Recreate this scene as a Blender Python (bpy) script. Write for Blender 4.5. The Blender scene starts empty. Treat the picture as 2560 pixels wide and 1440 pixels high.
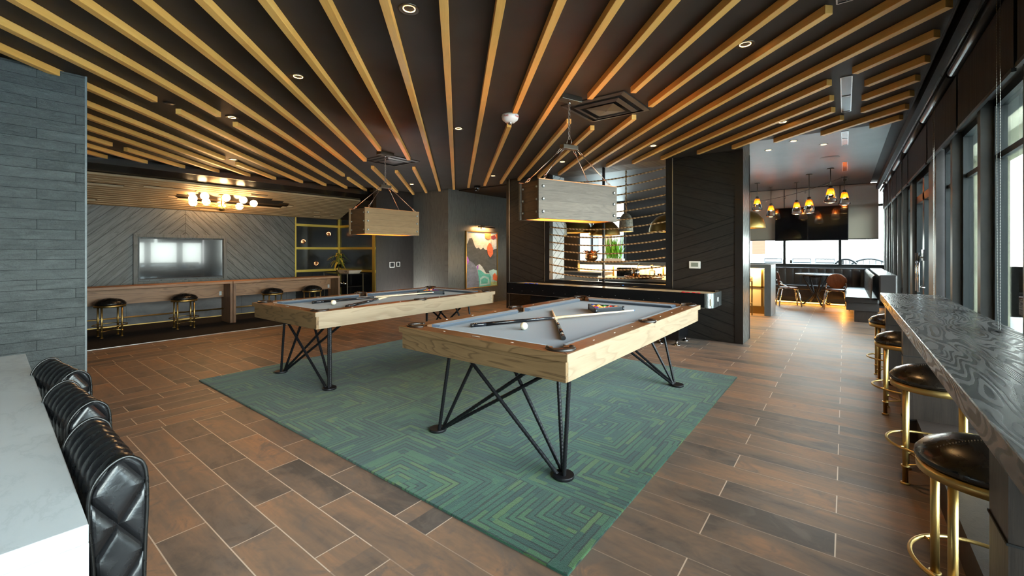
import bpy, bmesh, math, random
from math import sin, cos, pi, sqrt, radians
from mathutils import Vector, Matrix
random.seed(7)
scn = bpy.context.scene
COL = scn.collection

# ------------------------------------------------------------------ camera
H_EYE, YAW = 1.34, radians(37.75)
cam_d = bpy.data.cameras.new('camera')
cam = bpy.data.objects.new('camera', cam_d); COL.objects.link(cam)
cam.location = (0, 0, H_EYE); cam.rotation_euler = (pi/2, 0, YAW)
cam_d.sensor_width = 36; cam_d.lens = 36*1075/2560
cam_d.shift_y = -(720-628)/2560
cam_d.clip_start = 0.02; cam_d.clip_end = 300
scn.camera = cam
# ------------------------------------------------------------------ view, sky, daylight
vs = scn.view_settings
vs.view_transform = 'Standard'; vs.look = 'None'; vs.gamma = 1; vs.use_curve_mapping = False
vs.exposure = 1.9
w = bpy.data.worlds.new('sky'); scn.world = w; w.use_nodes = True
wn = w.node_tree; wn.nodes.clear()
wo = wn.nodes.new('ShaderNodeOutputWorld'); wb = wn.nodes.new('ShaderNodeBackground')
wt = wn.nodes.new('ShaderNodeTexCoord'); wsx = wn.nodes.new('ShaderNodeSeparateXYZ'); wr = wn.nodes.new('ShaderNodeValToRGB')
wn.links.new(wt.outputs['Generated'], wsx.inputs[0]); wn.links.new(wsx.outputs['Z'], wr.inputs[0])
wr.color_ramp.elements[0].position = 0.0; wr.color_ramp.elements[0].color = (0.96, 1.0, 0.98, 1)
wr.color_ramp.elements[1].position = 0.8; wr.color_ramp.elements[1].color = (0.62, 0.80, 1.0, 1)
wn.links.new(wr.outputs[0], wb.inputs['Color']); wb.inputs['Strength'].default_value = 8.0
wn.links.new(wb.outputs[0], wo.inputs[0])
def portal(name, loc, rot, sx, sy):
    d = bpy.data.lights.new(name, 'AREA'); d.shape = 'RECTANGLE'; d.size = sx; d.size_y = sy
    d.cycles.is_portal = True
    o = bpy.data.objects.new(name, d); COL.objects.link(o); o.location = loc; o.rotation_euler = rot
portal('window_portal_right', (1.0, 5.0, 1.2), (0, radians(90), 0), 2.5, 19)       # shines to -X
portal('window_portal_far', (-3.2, 14.2, 1.75), (radians(-90), 0, 0), 8.4, 1.9)      # shines to -Y
cy = scn.cycles
cy.use_denoising = True
cy.max_bounces = 8; cy.diffuse_bounces = 4; cy.glossy_bounces = 4; cy.transmission_bounces = 6; cy.transparent_max_bounces = 12
cy.sample_clamp_indirect = 6.0; cy.caustics_reflective = False; cy.caustics_refractive = False
cy.blur_glossy = 0.5

# ------------------------------------------------------------------ shader helper
class S:
    def __init__(s, t, k): s.t, s.k = t, k
    def _m(s, op, *o, clamp=False):
        n = s.t.nodes.new('ShaderNodeMath'); n.operation = op; n.use_clamp = clamp
        for i, x in enumerate((s,)+o):
            if isinstance(x, S): s.t.links.new(x.k, n.inputs[i])
            else: n.inputs[i].default_value = x
        return S(s.t, n.outputs[0])
    def __add__(s, o): return s._m('ADD', o)
    __radd__ = __add__
    def __sub__(s, o): return s._m('SUBTRACT', o)
    def __rsub__(s, o): return s*-1+o
    def __mul__(s, o): return s._m('MULTIPLY', o)
    __rmul__ = __mul__
    def __truediv__(s, o): return s._m('DIVIDE', o)
    def abs(s): return s._m('ABSOLUTE')
    def floor(s): return s._m('FLOOR')
    def fract(s): return s._m('FRACT')
    def gt(s, o): return s._m('GREATER_THAN', o)
    def lt(s, o): return s._m('LESS_THAN', o)
    def max(s, o): return s._m('MAXIMUM', o)
    def min(s, o): return s._m('MINIMUM', o)
    def mod(s, o): return s._m('FLOORED_MODULO', o)
    def sin(s): return s._m('SINE')
    def clamp(s): return s._m('ADD', 0.0, clamp=True)
    def sel(s, a, b): return b+s*(a-b) if isinstance(a, S) else b+s*(a-b)
class M:
    """a principled material with small node shortcuts"""
    def __init__(s, name, col=(.5,.5,.5), rough=.5, metal=0, spec=.5, coat=0, emit=None, es=0, trans=0, ior=1.45, coat_rough=.1):
        m = bpy.data.materials.new(name); m.use_nodes = True; s.m = m; s.t = m.node_tree
        s.b = s.t.nodes['Principled BSDF']
        s.set('Base Color', (*col, 1)); s.set('Roughness', rough); s.set('Metallic', metal); s.set('Specular IOR Level', spec)
        s.set('Coat Weight', coat); s.set('Coat Roughness', coat_rough); s.set('IOR', ior); s.set('Transmission Weight', trans)
        if emit: s.set('Emission Color', (*emit, 1)); s.set('Emission Strength', es)
    def set(s, k, v):
        if isinstance(v, S): s.t.links.new(v.k, s.b.inputs[k])
        else: s.b.inputs[k].default_value = v
        return s
    def xyz(s):
        if not hasattr(s, '_x'):
            tc = s.t.nodes.new('ShaderNodeTexCoord'); sx = s.t.nodes.new('ShaderNodeSeparateXYZ')
            s.t.links.new(tc.outputs['Object'], sx.inputs[0]); s._x = tuple(S(s.t, sx.outputs[i]) for i in range(3))
        return s._x
    def vec(s, x=0., y=0., z=0.):
        n = s.t.nodes.new('ShaderNodeCombineXYZ')
        for i, v in enumerate((x, y, z)):
            if isinstance(v, S): s.t.links.new(v.k, n.inputs[i])
            else: n.inputs[i].default_value = v
        return S(s.t, n.outputs[0])
    def noise(s, v, scale=1., detail=2., rough=.5, dist=0.):
        n = s.t.nodes.new('ShaderNodeTexNoise'); s.t.links.new(v.k, n.inputs['Vector'])
        n.inputs['Scale'].default_value = scale; n.inputs['Detail'].default_value = detail
        n.inputs['Roughness'].default_value = rough; n.inputs['Distortion'].default_value = dist
        return S(s.t, n.outputs[0])
    def voro(s, v, scale=1.):
        n = s.t.nodes.new('ShaderNodeTexVoronoi'); s.t.links.new(v.k, n.inputs['Vector']); n.inputs['Scale'].default_value = scale
        return S(s.t, n.outputs['Distance'])
    def rand(s, a, b=None):
        n = s.t.nodes.new('ShaderNodeTexWhiteNoise'); n.noise_dimensions = '3D'
        s.t.links.new(s.vec(a, b if b is not None else 0., 3.7).k, n.inputs['Vector']); return S(s.t, n.outputs['Value'])
    def objrand(s):
        n = s.t.nodes.new('ShaderNodeObjectInfo'); return S(s.t, n.outputs['Random'])
    def ramp(s, f, stops):
        n = s.t.nodes.new('ShaderNodeValToRGB'); s.t.links.new(f.k, n.inputs[0]); e = n.color_ramp.elements
        while len(e) < len(stops): e.new(0.5)
        for i, (p, c) in enumerate(stops):
            e[i].position = p; e[i].color = (*c, 1) if not isinstance(c, (int, float)) else (c, c, c, 1)
        return S(s.t, n.outputs[0])
    def mix(s, f, a, b, mode='MIX'):
        n = s.t.nodes.new('ShaderNodeMix'); n.data_type = 'RGBA'; n.blend_type = mode
        for k, v in ((0, f), (6, a), (7, b)):
            if isinstance(v, S): s.t.links.new(v.k, n.inputs[k])
            elif isinstance(v, tuple): n.inputs[k].default_value = (*v, 1)
            else: n.inputs[k].default_value = v
        return S(s.t, n.outputs[2])
    def bump(s, h, strength=.3, dist=.01):
        n = s.t.nodes.new('ShaderNodeBump'); s.t.links.new(h.k, n.inputs['Height'])
        n.inputs['Strength'].default_value = strength; n.inputs['Distance'].default_value = dist
        s.t.links.new(n.outputs[0], s.b.inputs['Normal']); return s

def axes(mt, axis):
    x, y, z = mt.xyz()
    return {'x': (x, y, z), 'y': (y, z, x), 'z': (z, x, y)}[axis]
def wood(name, c1, c2, axis='x', ring=5., scale=1., rough=.45, stretch=7., fine=.5, bump=.15, coat=0., sharp=.55, knots=0.):
    """contour lines of stretched noise: cathedral grain running along an axis"""
    mt = M(name, rough=rough, coat=coat); a, b, c = axes(mt, axis); r = mt.objrand()*37.
    v = mt.vec(a*(scale/stretch)+r, b*scale+r, c*scale+r)
    n = mt.noise(v, 3.2, 2.5, .5, .35)
    g = (n*ring*2.).fract()
    g = mt.ramp(g, [(0., 0.), (sharp, .25), (.86, 1.), (1., 0.)])
    f = mt.noise(mt.vec(a*scale*3.+r, b*scale*70., c*scale*70.), 1.6, 3., .65)
    k = (g*(1.-fine)+mt.ramp(f, [(.3, 0.), (.75, 1.)])*fine)
    mt.set('Base Color', mt.mix(k, c1, c2)); mt.bump(k*-1., bump, .004)
    return mt.m
def plain(name, col, rough=.5, **k): return M(name, col, rough, **k).m
def metal(name, col, rough=.3, brushed=True):
    mt = M(name, col, rough, 1.)
    if brushed:
        x, y, z = mt.xyz(); n = mt.noise(mt.vec(x*60., y*60., z*4.), 1., 2.)
        mt.set('Roughness', mt.ramp(n, [(.2, rough*.8), (.8, min(1, rough*1.3))]))
    return mt.m
def glow(name, col, strength):
    return M(name, (.8,.8,.8), .5, emit=col, es=strength).m
def pane(name, tint=(.93,.97,.95), refl=.9):
    m = bpy.data.materials.new(name); m.use_nodes = True; t = m.node_tree; t.nodes.clear()
    o = t.nodes.new('ShaderNodeOutputMaterial'); mx = t.nodes.new('ShaderNodeMixShader'); tr = t.nodes.new('ShaderNodeBsdfTransparent')
    gl = t.nodes.new('ShaderNodeBsdfGlossy'); fr = t.nodes.new('ShaderNodeFresnel'); mm = t.nodes.new('ShaderNodeMath')
    tr.inputs[0].default_value = (*tint, 1); gl.inputs['Roughness'].default_value = .01; fr.inputs[0].default_value = 1.45
    mm.operation = 'MULTIPLY'; mm.inputs[1].default_value = refl
    t.links.new(fr.outputs[0], mm.inputs[0]); t.links.new(mm.outputs[0], mx.inputs[0])
    t.links.new(tr.outputs[0], mx.inputs[1]); t.links.new(gl.outputs[0], mx.inputs[2]); t.links.new(mx.outputs[0], o.inputs[0])
    return m

# ------------------------------------------------------------------ mesh helper
class B:
    def __init__(s): s.bm = bmesh.new(); s.mi = 0
    def faces(s, vs, fs):
        v = [s.bm.verts.new(p) for p in vs]
        for f in fs:
            try: q = s.bm.faces.new([v[i] for i in f]); q.material_index = s.mi
            except ValueError: pass
        return v
    def box(s, x0, x1, y0, y1, z0, z1):
        s.faces([(x0,y0,z0),(x1,y0,z0),(x1,y1,z0),(x0,y1,z0),(x0,y0,z1),(x1,y0,z1),(x1,y1,z1),(x0,y1,z1)],
                [(3,2,1,0),(4,5,6,7),(0,1,5,4),(1,2,6,5),(2,3,7,6),(3,0,4,7)]); return s
    def hexa(s, p):
        s.faces(p, [(3,2,1,0),(4,5,6,7),(0,1,5,4),(1,2,6,5),(2,3,7,6),(3,0,4,7)]); return s
    def bar(s, p, q, wd, ht, up=(0,0,1)):
        """square bar from p to q"""
        p, q = Vector(p), Vector(q); d = (q-p).normalized(); u = Vector(up)
        if abs(d.dot(u)) > .99: u = Vector((1,0,0))
        r = d.cross(u).normalized()*wd/2; u = r.cross(d).normalized()*ht/2
        s.hexa([p-r-u, p+r-u, q+r-u, q-r-u, p-r+u, p+r+u, q+r+u, q-r+u]); return s
    def tube(s, pts, r, seg=10, closed=False, caps=True):
        pts = [Vector(p) for p in pts]; n = len(pts)
        if callable(r): rad = [r(i/(n-1)) for i in range(n)]
        elif isinstance(r, (list, tuple)): rad = list(r)
        else: rad = [r]*n
        rings = []; nv = None
        for i, p in enumerate(pts):
            if closed: d = pts[(i+1) % n]-pts[i-1]
            else: d = pts[min(i+1, n-1)]-pts[max(i-1, 0)]
            d = d.normalized()
            if nv is None:
                nv = d.cross(Vector((0,0,1)))
                if nv.length < 1e-3: nv = d.cross(Vector((1,0,0)))
            nv = (nv-d*nv.dot(d)).normalized(); bn = d.cross(nv)
            rings.append([s.bm.verts.new(p+(nv*cos(2*pi*k/seg)+bn*sin(2*pi*k/seg))*rad[i]) for k in range(seg)])
        for i in range(n if closed else n-1):
            a, b = rings[i], rings[(i+1) % n]
            for k in range(seg):
                f = s.bm.faces.new([a[k], a[(k+1) % seg], b[(k+1) % seg], b[k]]); f.material_index = s.mi; f.smooth = True
        if caps and not closed:
            for rg in (rings[0][::-1], rings[-1]):
                f = s.bm.faces.new(rg); f.material_index = s.mi
        return s
    def cyl(s, x, y, z0, z1, r, r1=None, seg=20): return s.tube([(x,y,z0),(x,y,z1)], [r, r if r1 is None else r1], seg)
    def lathe(s, prof, c=(0,0,0), seg=28, smooth=True, a0=0., a1=2*pi):
        full = abs(a1-a0-2*pi) < 1e-6; n = seg if full else seg+1; rings = []
        for r, z in prof:
            if r < 1e-6: rings.append([s.bm.verts.new((c[0], c[1], c[2]+z))])
            else: rings.append([s.bm.verts.new((c[0]+r*cos(a0+(a1-a0)*k/seg), c[1]+r*sin(a0+(a1-a0)*k/seg), c[2]+z)) for k in range(n)])
        for a, b in zip(rings, rings[1:]):
            for k in range(seg):
                k2 = (k+1) % n
                if len(a) == 1 and len(b) == 1: continue
                if len(a) == 1: v = [a[0], b[k2], b[k]]
                elif len(b) == 1: v = [a[k], a[k2], b[0]]
                else: v = [a[k], a[k2], b[k2], b[k]]
                f = s.bm.faces.new(v); f.smooth = smooth; f.material_index = s.mi
        return s
    def prism(s, poly, z0, z1, T=None):
        """extrude a 2D polygon; T maps (u,v,w) to xyz"""
        T = T or (lambda u, v, t: (u, v, t)); n = len(poly)
        a = [s.bm.verts.new(T(u, v, z0)) for u, v in poly]; b = [s.bm.verts.new(T(u, v, z1)) for u, v in poly]
        for k in range(n):
            f = s.bm.faces.new([a[k], a[(k+1) % n], b[(k+1) % n], b[k]]); f.material_index = s.mi
        for rg in (a[::-1], b): f = s.bm.faces.new(rg); f.material_index = s.mi
        return s
    def grid(s, fn, nu, nv, cu=False, cv=False):
        V = [[s.bm.verts.new(fn(i/(nu if cu else nu-1), j/(nv if cv else nv-1))) for j in range(nv)] for i in range(nu)]
        for i in range(nu if cu else nu-1):
            for j in range(nv if cv else nv-1):
                f = s.bm.faces.new([V[i][j], V[(i+1) % nu][j], V[(i+1) % nu][(j+1) % nv], V[i][(j+1) % nv]]); f.smooth = True; f.material_index = s.mi
        return s
    def ball(s, c, r, seg=20, sz=1.):
        return s.lathe([(r*sin(pi*i/12), -r*sz*cos(pi*i/12)) for i in range(13)], c, seg)
    def build(s, name, mat, parent=None, loc=None, rot=None, bevel=0., smooth=False, kind=None, seg=2):
        me = bpy.data.meshes.new(name); bmesh.ops.recalc_face_normals(s.bm, faces=s.bm.faces[:]); s.bm.to_mesh(me); s.bm.free()
        for m in (mat if isinstance(mat, list) else [mat]): me.materials.append(m)
        if smooth:
            for p in me.polygons: p.use_smooth = True
        o = bpy.data.objects.new(name, me); COL.objects.link(o)
        if parent: o.parent = parent
        if loc: o.location = loc
        if rot: o.rotation_euler = rot if isinstance(rot, tuple) else (0, 0, rot)
        if bevel:
            md = o.modifiers.new('bevel', 'BEVEL'); md.width = bevel; md.segments = seg; md.limit_method = 'ANGLE'; md.angle_limit = radians(40)
        if kind: o['kind'] = kind
        return o
def tag(o, label, cat, group=None, kind=None):
    o['label'] = label; o['category'] = cat
    if group: o['group'] = group
    if kind: o['kind'] = kind
    return o
def thing(name, label, cat, loc=(0,0,0), rotz=0., group=None, scale=None):
    o = bpy.data.objects.new(name, None); COL.objects.link(o); o.location = loc; o.rotation_euler = (0, 0, rotz)
    o.empty_display_size = .1
    if scale: o.scale = scale
    return tag(o, label, cat, group)
def dup(root, loc, rotz, label, group=None):
    def cp(o, par):
        c = o.copy(); COL.objects.link(c)
        if par: c.parent = par
        for ch in o.children: cp(ch, c)
        return c
    r = cp(root, None); r.location = loc
    r.rotation_euler = (0, 0, rotz); r['label'] = label
    if group: r['group'] = group
    return r
def light(name, kind, loc, energy, col, parent=None, size=.05, rot=None, spot=None, blend=.6, size_y=None):
    d = bpy.data.lights.new(name, kind); d.energy = energy; d.color = col
    if kind == 'AREA':
        d.size = size
        if size_y: d.shape = 'RECTANGLE'; d.size_y = size_y
    else: d.shadow_soft_size = size
    if kind == 'SPOT': d.spot_size = spot or radians(90); d.spot_blend = blend
    o = bpy.data.objects.new(name, d); COL.objects.link(o); o.location = loc
    if rot: o.rotation_euler = rot
    if parent: o.parent = parent
    return o
def arc(c, r, a0, a1, n): return [(c[0]+r*cos(a0+(a1-a0)*i/n), c[1]+r*sin(a0+(a1-a0)*i/n)) for i in range(n+1)]
WARM = (1., .56, .22)
ORD = ['first','second','third','fourth','fifth','sixth','seventh','eighth','ninth','tenth','eleventh','twelfth','thirteenth','fourteenth',
       'fifteenth','sixteenth','seventeenth','eighteenth','nineteenth','twentieth','twenty-first','twenty-second','twenty-third','twenty-fourth',
       'twenty-fifth','twenty-sixth','twenty-seventh','twenty-eighth','twenty-ninth','thirtieth','thirty-first','thirty-second']
# ------------------------------------------------------------------ materials
def mk_floor():
    mt = M('tile_floor', rough=.32, spec=.3); x, y, z = mt.xyz()
    band = ((x+4.72).abs().lt(.6)).max((x+7.5).abs().lt(.6))
    # boards along X (rows 0.2 in y) or along Y inside the two borders
    u = band.sel(y, x); v = band.sel(x+.12, y-.155)
    row = (v/.2).floor(); fv = (v/.2).fract()
    lng = x.lt(-1.7).sel(.62, 1.02)
    off = (row.mod(2.))*.5 + x.lt(-1.7)*mt.rand(row)*.6
    uu = (u+1.565)/lng+off; col = uu.floor(); fu = uu.fract()
    r1 = mt.rand(row+band*77., col); r2 = mt.rand(col+9., row+band*31.)
    gv = fv.lt(.013).max(fv.gt(.987)); gu = ((fu-.5).abs()*lng*-1.+lng*.5).lt(.0028)
    thick = x.lt(-1.7).sel(1., .35)
    gr = (gv*thick).max(gu)
    p = mt.vec(u*.5+r1*40., v*1.6+r2*40., r1*9.)
    n1 = mt.noise(p, 2.6, 5., .62, .6); n2 = mt.noise(mt.vec(u*2.+r2*9., v*26., 0.), 1.4, 3., .6)
    n3 = mt.noise(mt.vec(u*1.+r1*23., v*1.3, r2*12.), 5., 4., .7, 1.2)
    c = mt.ramp(n1*1.5+n3*.5+r1*.34-.68, [(.22, (.085,.072,.064)), (.42, (.165,.118,.090)), (.60, (.235,.150,.100)), (.85, (.34,.185,.105))])
    c = mt.mix(mt.ramp(n3, [(.50, 0.), (.66, .8)]), c, (.135,.112,.098))
    c = mt.mix(mt.ramp(n2, [(.35, 0.), (.75, .45)]), c, (.13,.10,.085))
    c = mt.mix(gr, c, (.52,.41,.32)); mt.set('Base Color', c)
    mt.set('Roughness', mt.ramp(n1, [(.2, .44), (.8, .56)])); mt.bump(n2*.3-gr, .12, .004); return mt.m
def mk_rug():
    mt = M('green_carpet_tiles', rough=.95, spec=.15); x, y, z = mt.xyz(); T = .5
    X = x/T; Y = y/T; ix, iy = X.floor(), Y.floor(); fx, fy = X.fract(), Y.fract()
    r = (mt.rand(ix, iy)*4.).floor()
    ax = (r-1.).abs().lt(.5).max((r-2.).abs().lt(.5)).sel(1.-fx, fx); ay = r.gt(1.5).sel(1.-fy, fy)
    m = ax.max(ay); along = ax.min(ay)
    wob = mt.noise(mt.vec(x, y, z), 14., 2.)*.02; k = ((m+wob)*15.).floor(); fk = ((m+wob)*15.).fract()
    seg = (along*2.2+mt.rand(k, ix+iy*13.)*5.).floor()
    rr = mt.rand(k+ix*3.1+iy*57., seg); r3 = mt.rand(seg+k*7., ix*5.+iy)
    f = mt.noise(mt.vec(x, y, z), 260., 2., .7)
    c = mt.ramp(rr, [(0., (.008,.055,.044)), (.3, (.016,.088,.054)), (.6, (.026,.118,.060)), (.85, (.044,.142,.052)), (1., (.085,.17,.042))])
    c = mt.mix(mt.ramp(f, [(.3, .0), (.7, .55)]), c, (.009,.038,.024)); 
    gap = fk.lt(.17).max(fk.gt(.90)); c = mt.mix(gap*r3.gt(.2)*.85, c, (.0025,.010,.010)); mt.set('Base Color', c)
    mt.bump(f*.5-gap*r3.gt(.2), .7, .008); mt.set('Sheen Weight', .25); return mt.m
def mk_carpet():
    mt = M('charcoal_carpet', (.02,.02,.021), .95, spec=.1); x, y, z = mt.xyz()
    f = mt.noise(mt.vec(x*3., y*.6, z), 40., 3., .7); mt.set('Base Color', mt.ramp(f, [(.3, (.010,.010,.012)), (.62, (.026,.026,.028)), (.8, (.055,.05,.045))])); mt.bump(f, .5, .006); return mt.m
def mk_brick():
    mt = M('split_face_grey_tile', rough=.62); x, y, z = mt.xyz(); zz = z/.0795; row = zz.floor(); fz = zz.fract()
    yy = y/.60+row.mod(3.)*.36; cl = yy.floor(); fy = yy.fract()
    g = fz.lt(.04).max(fy.lt(.006)); r = mt.rand(row, cl)
    n = mt.noise(mt.vec(x, y*.55+r*9., z*1.6), 16., 6., .68, .4); n2 = mt.noise(mt.vec(x, y, z), 90., 4., .7)
    c = mt.ramp(n*.6+n2*.3+r*.12, [(.3, (.062,.071,.073)), (.7, (.135,.150,.152))])
    mt.set('Base Color', mt.mix(g, c, (.018,.021,.022))); mt.bump(n*1.3+n2*.35-g*1.2, 1., .025); return mt.m
def mk_planks(name, wdt, c1, c2, groove, mode, rough=.5, bumps=.35, ring=4., kk=.62, per=1.9, org=(0., 0.)):
    """mode 'v': chevron about the seam at y=org; mode 'z': large zigzag of boards on an xz wall; 'y' zigzag on a yz wall"""
    mt = M(name, rough=rough); x, y, z = mt.xyz(); h = (y if mode in 'vy' else x)-org[0]; zz = z-org[1]
    if mode == 'v':
        d = (zz+h.abs())*.70711; al = (zz-h.abs())*.70711; side = h.gt(0.)
        seam = h.abs().lt(.004)
    else:
        a = zz-h*kk; b = zz+h*kk; q = sqrt(1+kk*kk)
        pa = (a/per).fract(); pb = ((b-.55)/per).fract(); half = .5
        side = (pa.lt(half)*(1.-pb.lt(half)*.0)).max(0.)
        d = side.sel(a, b)/q; al = side.sel(h+zz*kk, h-zz*kk)/q; seam = (pa-half).abs().lt(.0035)
    row = (d/wdt).floor(); fr = (d/wdt).fract(); g = fr.lt(.05).max(fr.gt(.965)).max(seam)
    r = mt.rand(row, side*3.+1.)
    v = mt.vec(al*.22+r*31., d*1.7+r*17., r*5.); n = mt.noise(v, 3.4, 3., .55, .45)
    rg = mt.ramp((n*ring*2.).fract(), [(0., 0.), (.5, .15), (.85, 1.), (1., 0.)])
    f = mt.noise(mt.vec(al*4.+r*9., d*90., 0.), 1.5, 3., .65)
    k = rg*.5+mt.ramp(f, [(.3, 0.), (.75, .5)])
    c = mt.mix(k, c1, c2); c = mt.mix(r*.35, c, c2); mt.set('Base Color', mt.mix(g, c, groove))
    mt.bump(k*-.25-g*1.3, bumps, .006); mt.set('Roughness', mt.ramp(k, [(0., rough*.85), (1., min(1, rough*1.25))])); return mt.m
def mk_boards(name, axis, wdt, c1, c2, rough=.55, gap=(.01,.01,.01), ring=3., gw=.03, horiz=True):
    """plain parallel boards; wdt in z when horiz"""
    mt = M(name, rough=rough); x, y, z = mt.xyz(); a = x if axis == 'x' else y; q = z if horiz else a; al = a if horiz else z
    row = (q/wdt+.02).floor(); fr = (q/wdt+.02).fract(); g = fr.lt(gw); r = mt.rand(row, mt.objrand()*50.)
    v = mt.vec(al*.3+r*31., q*2.+r*7., r*5.); n = mt.noise(v, 3., 4., .6, .5); rg = mt.ramp((n*ring*2.).fract(), [(0., 0.), (.6, .3), (.9, 1.), (1., 0.)])
    f = mt.noise(mt.vec(al*5.+r*9., q*60., 0.), 1.6, 4., .7)
    k = rg*.35+mt.ramp(f, [(.3, 0.), (.7, .65)]); c = mt.mix(k, c1, c2); c = mt.mix(r*.4, c, c2)
    mt.set('Base Color', mt.mix(g, c, gap)); mt.bump(k*-.4-g, .4, .005); return mt.m
def mk_quartz():
    mt = M('white_quartz', rough=.16); x, y, z = mt.xyz(); n = mt.noise(mt.vec(x*1.3+y*.5, y*3.-x*.3, z*2.), 2.2, 6., .65, .35)
    v = mt.ramp((n-.5).abs(), [(0., 1.), (.03, .25), (.10, 0.)]); sp = mt.noise(mt.vec(x, y, z), 5., 4.)
    mt.set('Base Color', mt.mix(v*.22, mt.mix(sp*.3, (.56,.59,.60), (.46,.49,.50)), (.30,.32,.33))); return mt.m
def mk_leather(name, col, rough=.3, quilt=False, bs=.12):
    mt = M(name, col, rough, spec=.6); x, y, z = mt.xyz(); n = mt.noise(mt.vec(x, y, z), 320., 2., .6); n2 = mt.noise(mt.vec(x, y, z), 14., 4., .6, .8)
    h = n*.06+n2*.12
    mt.set('Roughness', mt.ramp(n2, [(.3, rough*.75), (.7, rough*1.35)])); mt.bump(h, bs, .006); return mt.m
def mk_felt():
    mt = M('grey_blue_felt', (.155,.185,.235), .92, spec=.1); x, y, z = mt.xyz(); f = mt.noise(mt.vec(x, y, z), 420., 2., .7)
    mt.set('Base Color', mt.ramp(f, [(.25, (.062,.085,.122)), (.75, (.088,.116,.158))])); mt.set('Sheen Weight', .2); return mt.m
def mk_soffit():
    mt = M('maple_soffit_slat', rough=.5); x, y, z = mt.xyz(); r = mt.objrand()
    n = mt.noise(mt.vec(x*9., y*1.3, z*9.), 2., 3.); f = mt.noise(mt.vec(x*50., y*2., z*50.), 2., 3., .7)
    mt.set('Base Color', mt.ramp(n*.6+f*.4, [(.3, (.27,.175,.085)), (.7, (.42,.29,.15))])); return mt.m
def mk_batten():
    mt = M('honey_maple', rough=.42); x, y, z = mt.xyz(); r = mt.objrand()*50.
    n = mt.noise(mt.vec(x*1.1+r, y*10., z*10.), 2., 3.); f = mt.noise(mt.vec(x*4.+r, y*70., z*70.), 1.5, 3., .65)
    bl = mt.rand((x/1.25+r).floor(), r)
    mt.set('Base Color', mt.ramp(n*.42+f*.38+bl*.22, [(.25, (.70,.34,.075)), (.55, (.86,.45,.115)), (.8, (.92,.54,.17))])); return mt.m
def mk_slate():
    mt = M('charcoal_slate_panel', rough=.42); x, y, z = mt.xyz(); n = mt.noise(mt.vec(x, y*1., z*1.), 2.2, 6., .65, .7); s = (y/.93).fract().lt(.006)
    mt.set('Base Color', mt.mix(s, mt.ramp(n, [(.3, (.045,.05,.058)), (.7, (.105,.112,.122))]), (.01,.01,.01))); return mt.m
def mk_rust():
    mt = M('aged_zinc', rough=.55, metal=.6); x, y, z = mt.xyz(); n = mt.noise(mt.vec(x, y, z), 28., 5., .7)
    mt.set('Base Color', mt.ramp(n, [(.3, (.12,.11,.09)), (.55, (.33,.31,.26)), (.75, (.46,.44,.38))])); mt.bump(n, .3, .004); return mt.m
def mk_rope():
    mt = M('jute_rope', rough=.85); x, y, z = mt.xyz(); t = ((x*95.+z*60.+y*60.)).sin(); n = mt.noise(mt.vec(x, y, z), 120., 3.)
    k = t*.35+n*.6+.2; mt.set('Base Color', mt.ramp(k, [(.1, (.16,.085,.035)), (.5, (.42,.24,.11)), (.9, (.62,.40,.21))])); mt.bump(t, .8, .006); return mt.m
def mk_shade():
    mt = M('brown_mesh_shade', rough=.9, spec=.1); x, y, z = mt.xyz(); f = mt.noise(mt.vec(x*8., y*8., z*.5), 3., 3.); wv = ((y*900.).sin()*(z*900.).sin())
    mt.set('Base Color', mt.ramp(f, [(.3, (.040,.032,.030)), (.7, (.058,.046,.042))])); return mt.m
def mk_ceil():
    mt = M('charcoal_ceiling_paint', (.036,.027,.021), .6, spec=.25); x, y, z = mt.xyz(); n = mt.noise(mt.vec(x, y, z), 3., 4.)
    mt.set('Base Color', mt.ramp(n, [(.3, (.033,.024,.018)), (.7, (.043,.032,.025))])); return mt.m
def mk_vwood(name, c1, c2, rough=.45, panel=1.0, horizontal_axis='y'):
    """vertical grain veneer with panel joints"""
    mt = M(name, rough=rough); x, y, z = mt.xyz(); h = y if horizontal_axis == 'y' else x
    pn = (h/panel).floor(); fr = (h/panel).fract(); r = mt.rand(pn)
    n = mt.noise(mt.vec(h*2.2+r*9., z*.28+r*5., 0.), 3.4, 3., .55, .4); rg = mt.ramp((n*10.).fract(), [(0., 0.), (.55, .2), (.88, 1.), (1., 0.)])
    f = mt.noise(mt.vec(h*85., z*3., r*9.), 1.5, 3., .7); k = rg*.4+mt.ramp(f, [(.3, 0.), (.75, .6)])
    g = fr.lt(.006); mt.set('Base Color', mt.mix(g, mt.mix(k, c1, c2), (.008,.007,.006))); mt.bump(k*-.3-g, .2, .004); return mt.m
def mk_concrete(name, c, rough=.8, sc=3.):
    mt = M(name, c, rough); x, y, z = mt.xyz(); n = mt.noise(mt.vec(x, y, z), sc, 6., .65)
    mt.set('Base Color', mt.ramp(n, [(.3, tuple(q*.82 for q in c)), (.7, tuple(min(1, q*1.15) for q in c))])); return mt.m
def mk_leaf(name, a, b):
    mt = M(name, a, .5); x, y, z = mt.xyz(); n = mt.noise(mt.vec(x, y, z), 9., 3.); mt.set('Base Color', mt.ramp(n, [(.3, a), (.7, b)])); return mt.m
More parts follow.
